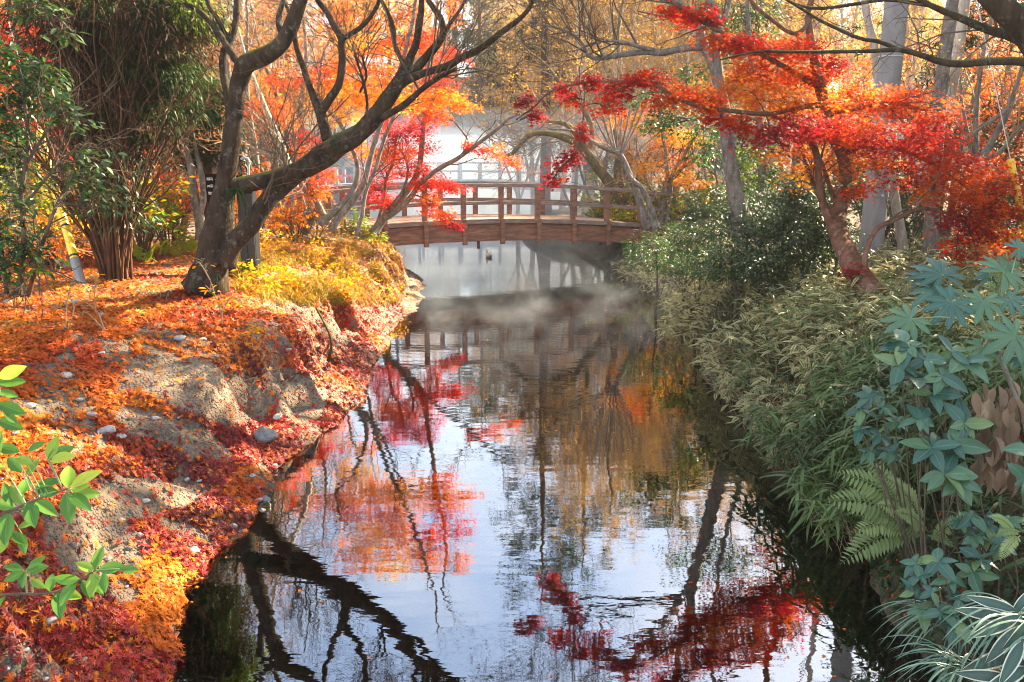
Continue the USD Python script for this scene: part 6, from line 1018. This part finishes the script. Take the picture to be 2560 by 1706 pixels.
# arching grass at the water and the white edged plant in the corner
def clump(label, base, blades, mt, seed, L_=(.28, .5), w=.010, spread=(-1, -.4), name='grass_clump', cat='grass'):
    rg = rgen(seed); base = np.asarray(base, float); t = thing(name, label, cat, None, base)
    for k in range(blades):
        a = rg.uniform(2.2, 5.2); d = np.array([math.cos(a), math.sin(a) * .8, 0]); L1 = rg.uniform(*L_); tt = np.linspace(0, 1, 9)[:, None]
        p = rg.normal(size=3) * [.05, .05, 0] + d * tt * L1 * .85 + EZ * (tt * 1.0 - tt ** 2 * rg.uniform(.9, 1.5)) * L1 * .75; tan = unit(np.gradient(p, axis=0)); sd = unit(np.cross(tan, [0, 0, 1.])); hw = w / 2 * np.sin(np.pi * np.clip(tt * .9 + .1, 0, 1)) ** .5 + .0006
        v = np.stack([p - sd * hw, p - [0, 0, 1.] * hw * .4, p + sd * hw], 1).reshape(-1, 3); f = []
        for j in range(8):
            for i in range(2): q = j * 3 + i; f += [(q, q + 1, q + 4), (q, q + 4, q + 3)]
        part('blade', (v, np.array(f)), mt, t, smooth=True)
glossy_leaf('blade_green', [(0, (.05, .11, .07)), (.6, (.10, .19, .12)), (1, (.2, .28, .17))], None, gloss=.5)
p5 = at(2335, 1560, 4.35); clump('upper clump of long arching grass blades over the dark water', p5 + [.16, .1, -.05], 42, 'blade_green', 671)
p6 = at(2380, 1680, 3.95); clump('lower clump of long arching grass blades at the bottom right', p6 + [.16, .1, -.05], 46, 'blade_green', 672)
p7 = at(2570, 1560, 3.9); clump('pale grass blades leaning in from the right edge', p7, 34, 'blade_green', 673, (.35, .6), .014)
mat('striped_leaf', {'u': ('uvmap', {'attribute': 'st'}), 's': ('separate_xyz', {}), 'r': ('rgb_ramp', {'ramp': [(0, (.62, .62, .5)), (.08, (.5, .5, .38)), (.13, (.035, .075, .055)), (.5, (.055, .10, .078)), (.87, (.035, .075, .055)), (.92, (.5, .5, .38)), (1, (.62, .62, .5))]}), 'd': ('principled_bsdf', {'roughness': .45, 'specular_ior_level': .3}), 't': ('translucent_bsdf', {}), 'm': ('mix_closure', {'fac': .2})}, [('u.UV', 's.vector'), ('s.x', 'r.fac'), ('r.color', 'd.base_color'), ('r.color', 't.color'), ('d.BSDF', 'm.closure1'), ('t.BSDF', 'm.closure2')], 'm.closure')
rg = rgen(681); b8 = at(2575, 1640, 3.75) - [0, 0, .12]; t8 = thing('striped_plant', 'plant with long dark leaves edged in white in the bottom right corner', 'plant', None, b8)
for x, y, Y, ang, L1 in [(2450, 1530, 3.8, 165, 120), (2470, 1560, 3.75, 200, 130), (2480, 1600, 3.7, 215, 120), (2470, 1640, 3.7, 190, 150), (2500, 1650, 3.65, 235, 120), (2520, 1660, 3.65, 255, 110), (2540, 1630, 3.7, 275, 120), (2510, 1530, 3.8, 140, 90), (2540, 1500, 3.85, 60, 90), (2480, 1500, 3.85, 150, 110), (2530, 1575, 3.7, 225, 120), (2560, 1560, 3.7, 245, 110), (2490, 1690, 3.6, 200, 130), (2560, 1690, 3.6, 280, 100), (2450, 1690, 3.6, 175, 120), (2540, 1545, 3.8, 180, 130), (2570, 1600, 3.65, 215, 140), (2580, 1510, 3.8, 20, 90)]:
    p = at(x + 25, y + 10, Y); s = np.linalg.norm(p - EYE) / PX; V, F, UV = strip(.26, 8, .22, (0, .09, .14, .5, .86, .91, 1)); d = np.array([math.cos(math.radians(ang)), -.3, math.sin(math.radians(ang))])
    o = p - unit(d) * L1 * s * .45; part('leaf', pose((V * L1 * s * .86, F), o - b8, TOCAM + rg.normal(size=3) * .15, d), 'striped_leaf', t8, smooth=True, uv=UV)
    part('leaf_stalk', tubes(np.stack([np.zeros(3) + rg.normal(size=3) * .02, (o - b8) * .5 + rg.normal(size=3) * .02, o - b8])[None], np.array([[.004, .0035, .003]]), 5), 'twig_green', t8, smooth=True)
# ---------------------------------------------------------------- left bank: the green twigs in front, ferns, grass, dry stalks
def front_twig(label, stem, leaves, seed, name='leafy_branch'):
    rg = rgen(seed); c = sk(stem); t = thing(name, label, 'branch', None, c[0][:3]); b = c[0][:3]; s = spline(c, 24)
    part('stem', tubes((s[:, :3] - b)[None], s[None, :, 3], 7), 'twig_dark', t, smooth=True)
    for x, y, Y, ang, L1, *m in leaves:
        p = at(x, y, Y); k = np.linalg.norm(p - EYE) / PX; d = np.array([math.cos(math.radians(ang)), rg.normal() * .25, math.sin(math.radians(ang))]); q = s[np.linalg.norm(s[:, :3] - p, axis=1).argmin(), :3]
        part('leaf', pose(blade_leaf(L1 * k * .9, L1 * k * .42, .3, rg.uniform(.05, .25), 8, .03, .9), p - b, np.array([.1, -.75, .6]) + rg.normal(size=3) * .22, d), m[0] if m else 'young_leaf', t, smooth=True, uv=np.tile([(0, 0), (.25, 0), (.5, 0), (.75, 0), (1, 0)], (9, 1)))
        if np.linalg.norm(q - p) > .004: part('leaf_stalk', tubes(np.stack([q - b, p - b])[None], np.array([[.0022, .0016]]), 5), 'twig_green', t, smooth=True)
Y1 = 2.35
front_twig('twig of fresh green leaves reaching in from the left edge', [(-90, 1330, Y1, 8), (0, 1290, Y1, 7), (60, 1262, Y1, 6), (110, 1242, Y1, 5), (170, 1222, Y1, 4)],
           [(178, 1218, Y1, 62, 78), (170, 1222, Y1, 92, 74), (178, 1225, Y1, 28, 0 + 50), (182, 1232, Y1, -12, 62), (165, 1230, Y1, -80, 78), (172, 1235, Y1, -62, 72), (150, 1230, Y1, 175, 66), (100, 1245, Y1, 100, 50), (85, 1250, Y1, -40, 66), (70, 1255, Y1, -75, 80), (60, 1262, Y1, 130, 60), (40, 1268, Y1, 150, 60), (50, 1240, Y1, 70, 55), (90, 1220, Y1, 35, 60), (20, 1280, Y1, -85, 80), (30, 1265, Y1, 95, 60), (70, 1190, Y1, 80, 50), (55, 1180, Y1, 140, 60), (120, 1150, Y1, 72, 62), (118, 1148, Y1, 28, 66), (125, 1152, Y1, -14, 66), (70, 1130, Y1, 50, 46), (50, 1130, Y1, 160, 60), (40, 1145, Y1, -30, 50), (10, 1170, Y1, 170, 70), (30, 1330, Y1, -45, 50), (55, 1335, Y1, -75, 50), (20, 1340, Y1, -120, 50), (45, 1320, Y1, 20, 40)], 691)
front_twig('lower twig of green and yellowing leaves near the water', [(-80, 1500, Y1, 6), (30, 1486, Y1, 5.5), (130, 1482, Y1, 5), (190, 1455, Y1, 4.5), (240, 1425, Y1, 3.5)],
           [(240, 1424, Y1, 100, 66), (246, 1425, Y1, 5, 62), (300, 1422, Y1, -5, 44), (236, 1428, Y1, 150, 50), (240, 1430, Y1, -100, 62), (225, 1436, Y1, -50, 60), (205, 1450, Y1, -65, 55), (200, 1448, Y1, 170, 62), (190, 1455, Y1, -110, 62), (140, 1478, Y1, -80, 66), (150, 1475, Y1, -35, 56), (125, 1480, Y1, 95, 54), (70, 1425, Y1, 40, 46), (65, 1425, Y1, -12, 52), (62, 1428, Y1, -85, 40), (58, 1424, Y1, 125, 44), (60, 1428, Y1, -150, 46), (80, 1450, Y1, -40, 40), (15, 1490, Y1, -90, 66), (258, 1432, Y1, -85, 50), (215, 1436, Y1, 80, 44)], 692)
front_twig('twig of narrow bright leaves at the left edge above the others', [(-90, 1020, Y1, 7), (-30, 1000, Y1, 5), (0, 985, Y1, 4)], [(-4, 945, Y1, 22, 70), (-8, 958, Y1, 0, 62), (-6, 1008, Y1, -18, 66), (-10, 1070, Y1, -70, 60), (10, 1030, Y1, -40, 40), (-5, 1050, Y1, -20, 60), (-8, 980, Y1, 10, 50)], 693)
fl_ = []
q = gpt(400, 640)
glossy_leaf('fern_lime', [(0, (.18, .3, .02)), (.6, (.34, .42, .03)), (1, (.5, .48, .05))], None, gloss=.2, rough=.6, trans=.5)
for k, (x0, x1, y0) in enumerate(((330, 400, 655), (390, 460, 640), (455, 510, 632), (560, 600, 660), (600, 640, 700))):
    g = gpt((x0 + x1) / 2, y0); rr_ = rgen(700 + k); Yb = float(g[1])
    fern(('leftmost lime fern on the leaf covered ground behind the conifer foot', 'middle lime fern on the ground left of the leaning tree', 'lime fern close to the left of the leaning trunk', 'small lime fern right of the leaning trunk', 'yellowing fern beside the foot of the leaning tree')[k], g,
         [((rr_.uniform(x0, x1), y0, Yb), (rr_.uniform(x0 - 40, x1 + 40), y0 - rr_.uniform(15, 55), Yb + rr_.uniform(-.4, .4))) for _ in range(9)], 710 + k, 'fern_lime')
# sunlit grass on the bank before the bridge
rg = rgen(721); n_ = 30000; G = ground_at(rg.uniform(590, 1010, n_), rg.uniform(575, 770, n_), far=28); G = G[np.isfinite(G[:, 0])]; G = G[(G[:, 2] > .15) & (G[:, 0] < 0) & (G[:, 1] > 11.8) & (G[:, 1] < 22)]
G = G[meshkit.fbm(G * 1.5, 3, 51) > .44][:5200]; k = len(G); a = rg.uniform(0, 6.28, k); hh = rg.uniform(.10, .34, k)
tip = np.c_[np.cos(a), np.sin(a), 0 * a] * hh[:, None] * .7; tt = np.linspace(0, 1, 4)[None, :, None]
Pb = G[:, None] + tip[:, None] * tt ** 1.6 + EZ * (hh[:, None, None] * (tt - .45 * tt ** 2)); leaf_mat('grass_gold', [(0, (.30, .24, .02)), (.5, (.46, .30, .03)), (1, (.5, .28, .06))], trans=.5)
tag(part('grass', tubes(Pb, np.broadcast_to([.005, .004, .003, .001], (k, 4)), 3), 'grass_gold'), 'golden sunlit grass on the left bank before the bridge', 'grass', kind='stuff')
lf = G[(meshkit.fbm(G * 2.2, 2, 77) > .57) & (rg.uniform(size=k) < .45)]; lf = np.repeat(lf, 3, 0); tag(part('low_plants', leafy(oval(.4, .05, 1), lf + np.c_[rg.normal(size=(len(lf), 2)) * .08, rg.uniform(.05, .38, len(lf))], .075, rg, .7), 'leaf_lime2') if False else part('low_plants', leafy(oval(.4, .05, 1), lf + np.c_[rg.normal(size=(len(lf), 2)) * .08, rg.uniform(.05, .38, len(lf))], .075, rg, .7), 'leaf_yellow'), 'low yellow leaved plants growing through the golden grass', 'plants', kind='stuff')
for lb, x, y, h, kind_, sd in (('yellow green seedling at the water end of the left bank', 935, 620, 40, 'leaf_lime', 731), ('bushy lime plant under the leaning red maple', 900, 600, 46, 'leaf_lime', 732), ('bright yellow plant in the grass below the rail', 790, 600, 60, 'leaf_lime', 733), ('yellow leaved plant left of the bridge foot', 700, 600, 50, 'leaf_yellow', 734), ('yellow sapling between the trunks before the rail', 860, 590, 70, 'leaf_lime', 735)):
    g = gpt(x, y)
    if not np.isfinite(g[0]): continue
    Yb = float(g[1]); tree('young_plant', lb, [sk([(x, y + 8, Yb, 5), (x + 3, y - h * .5, Yb, 4), (x, y - h, Yb, 3)]), sk([(x, y + 5, Yb, 4), (x - h * .3, y - h * .4, Yb, 3), (x - h * .5, y - h * .8, Yb, 2)]), sk([(x, y + 5, Yb, 4), (x + h * .3, y - h * .4, Yb, 3), (x + h * .5, y - h * .7, Yb, 2)])], 'twig_green', cat='plant', seed=sd, pads=[(x, y - h, Yb, h * .4, h * .2, 60, kind_), (x - h * .5, y - h * .8, Yb, h * .35, h * .2, 50, kind_), (x + h * .5, y - h * .7, Yb, h * .35, h * .2, 50, kind_), (x, y - h * .5, Yb, h * .5, h * .2, 50, 'leaf_yellow')], pad_tpl=oval(.42, .05, 1), pad_size=.11, flare=0, twig='twig_green')
# dry stalks and seedlings on the slope
for lb, x, y, segs, lv, sd in (('bent dry stalks with a few yellow leaves on the left slope', 170, 830, [((165, 835), (167, 760), (180, 700)), ((170, 830), (185, 770), (175, 745)), ((262, 825), (240, 775), (195, 745)), ((240, 775), (236, 730), (240, 690)), ((262, 825), (215, 780), (205, 790))], [(238, 730), (242, 715), (235, 700), (240, 690), (150, 760), (180, 740), (160, 750), (125, 770)], 741), ('thin yellow leaved twig at the foot of the leaning tree', 553, 815, [((553, 815), (556, 770), (545, 735)), ((556, 790), (540, 745), (525, 700)), ((556, 780), (575, 745), (590, 745)), ((525, 700), (505, 665), (495, 655))], [(520, 728), (535, 735), (545, 745), (550, 765), (560, 760), (580, 748), (595, 755), (510, 668), (500, 660)], 742), ('small plant with pale yellow leaves on the red leaf slope', 645, 855, [((645, 855), (643, 835), (635, 815)), ((645, 850), (655, 830), (660, 815))], [(620, 806), (640, 808), (655, 812), (625, 828), (660, 822), (648, 815), (635, 820)], 743)):
    g = gpt(x, y); Yb = float(g[1])
    tree('seedling', lb, [sk([(a_[0], a_[1], Yb, 3.4), (b_[0], b_[1], Yb, 2.6), (c_[0], c_[1], Yb, 2)]) for a_, b_, c_ in segs], 'twig_tan', cat='plant', seed=sd, flare=0, pads=[(x_, y_, Yb, 9, 4, 4, 'leaf_yellow') for x_, y_ in lv], pad_tpl=oval(.5, .06, 2), pad_size=.08, pad_twigs=2, twig='twig_tan')
rt = gpt(820, 900); tree('root_sucker', 'dark bent root hanging down the bank above the water', [sk([(790, 770, float(rt[1]) + .4, 5), (812, 810, float(rt[1]) + .2, 6), (828, 850, float(rt[1]), 6), (826, 885, float(rt[1]) - .1, 7), (816, 915, float(rt[1]) - .1, 9)]), sk([(770, 820, float(rt[1]), 5), (800, 870, float(rt[1]) - .1, 6), (812, 910, float(rt[1]) - .1, 7)])], 'bark_dark', cat='root', seed=751, flare=0)
q = gpt(370, 735); clump('tuft of dark sedge in the leaves left of the leaning tree', q, 44, 'blade_green', 761, (.15, .32), .008)
q = gpt(415, 735); clump('second tuft of sedge beside the first, nearer the leaning tree', q, 40, 'blade_green', 762, (.15, .3), .008)
# a few leaves that can be told apart near the camera
for s in range(3):
    c = stage.CreateClassPrim(f'/fallen_leaf_kind_{s:03d}'); v, f = star(7) if s < 2 else blade_leaf(1.6, .6, .2, .1, 5)[:2]
    usdkit.mesh(stage, f'/fallen_leaf_kind_{s:03d}/blade', (v, f), '/World/Looks/' + ['leaf_litter_red', 'leaf_litter', 'leaf_yellow'][s])
rg = rgen(771); k = 0
while k < 140:
    x, y = rg.uniform(0, 520), rg.uniform(1180, 1700); p = ground_at(x, y)[0]
    if not np.isfinite(p[0]) or p[2] < .02: continue
    s = int(rg.choice([0, 0, 0, 1, 2])); n = gn(p[0], p[1]); n = unit(n + rg.normal(size=3) * .22); h = unit(np.cross(n, rg.normal(size=3))); B = np.eye(4); sz = rg.uniform(.026, .04) * (.8 if s == 2 else 1)
    B[0, :3], B[1, :3], B[2, :3], B[3, :3] = np.cross(h, n) * sz, h * sz, n * sz, p + n * .035
    t = thing('fallen_leaf', ('crimson maple leaf fallen on the near left bank', 'orange maple leaf fallen on the near left bank', 'narrow yellow leaf fallen on the near left bank')[s], 'leaf', ('crimson fallen leaves', 'orange fallen leaves', 'yellow fallen leaves')[s])
    t.AddTransformOp().Set(Gf.Matrix4d(*B.ravel().tolist())); t.GetPrim().GetReferences().AddInternalReference(Sdf.Path(f'/fallen_leaf_kind_{s:03d}')); t.GetPrim().SetInstanceable(True); k += 1
# ---------------------------------------------------------------- the air
mat('haze', {'v': ('principled_volume', {'color': (.96, .97, 1.0), 'density': .0003, 'anisotropy': .45})}, [], None, volume='v.volume')
def air(name, lo, hi, mt, label, cat):
    c = (np.array(lo) + np.array(hi)) / 2; b = trimesh.creation.box(np.array(hi) - np.array(lo)); b.apply_translation(c)
    tag(part(name, (np.asarray(b.vertices), np.asarray(b.faces)), mt), label, cat, kind='stuff')
air('haze', (-178, -64, -3), (178, 238, float(GZ.max()) + 22), 'haze', 'thin morning haze filling the whole garden', 'haze')

def mist_mat(name, dens, lo, hi, top, sc):
    mat(name, {'g': ('geometry', {}), 'mp': ('mapping', {'scale': (1, .7, 1.6)}), 'n': ('noise_texture', {'scale': sc, 'detail': 2.0, 'roughness': .55}), 'r': ('map_range', {'from_min': lo, 'from_max': hi, 'to_min': 0., 'to_max': dens, 'clamp': True}), 's': ('separate_xyz', {}), 'h': ('map_range', {'from_min': top, 'from_max': 0.0, 'to_min': 0., 'to_max': 1., 'clamp': True}), 'm': ('math', {'math_type': 'multiply'}),
               'v': ('principled_volume', {'color': (.80, .90, 1.0), 'anisotropy': .5})}, [('g.position', 'mp.vector'), ('mp.vector', 'n.vector'), ('n.fac', 'r.value'), ('g.position', 's.vector'), ('s.z', 'h.value'), ('r.result', 'm.value1'), ('h.result', 'm.value2'), ('m.value', 'v.density')], None, volume='v.volume')
mist_mat('mist_near', .085, .50, .76, 1.0, 1.1)
mat('mist_far', {'v': ('principled_volume', {'color': (.78, .89, 1.0), 'density': .024, 'anisotropy': .5})}, [], None, volume='v.volume')
air('mist', (-1.8, 14.5, .015), (3.6, 26.9, 1.05), 'mist_near', 'wisps of morning mist rising from the stream before the bridge', 'mist')
air('mist', (-7, 27.1, .015), (8, 77, 4.6), 'mist_far', 'bank of bright mist lying on the lake beyond the bridge', 'mist')
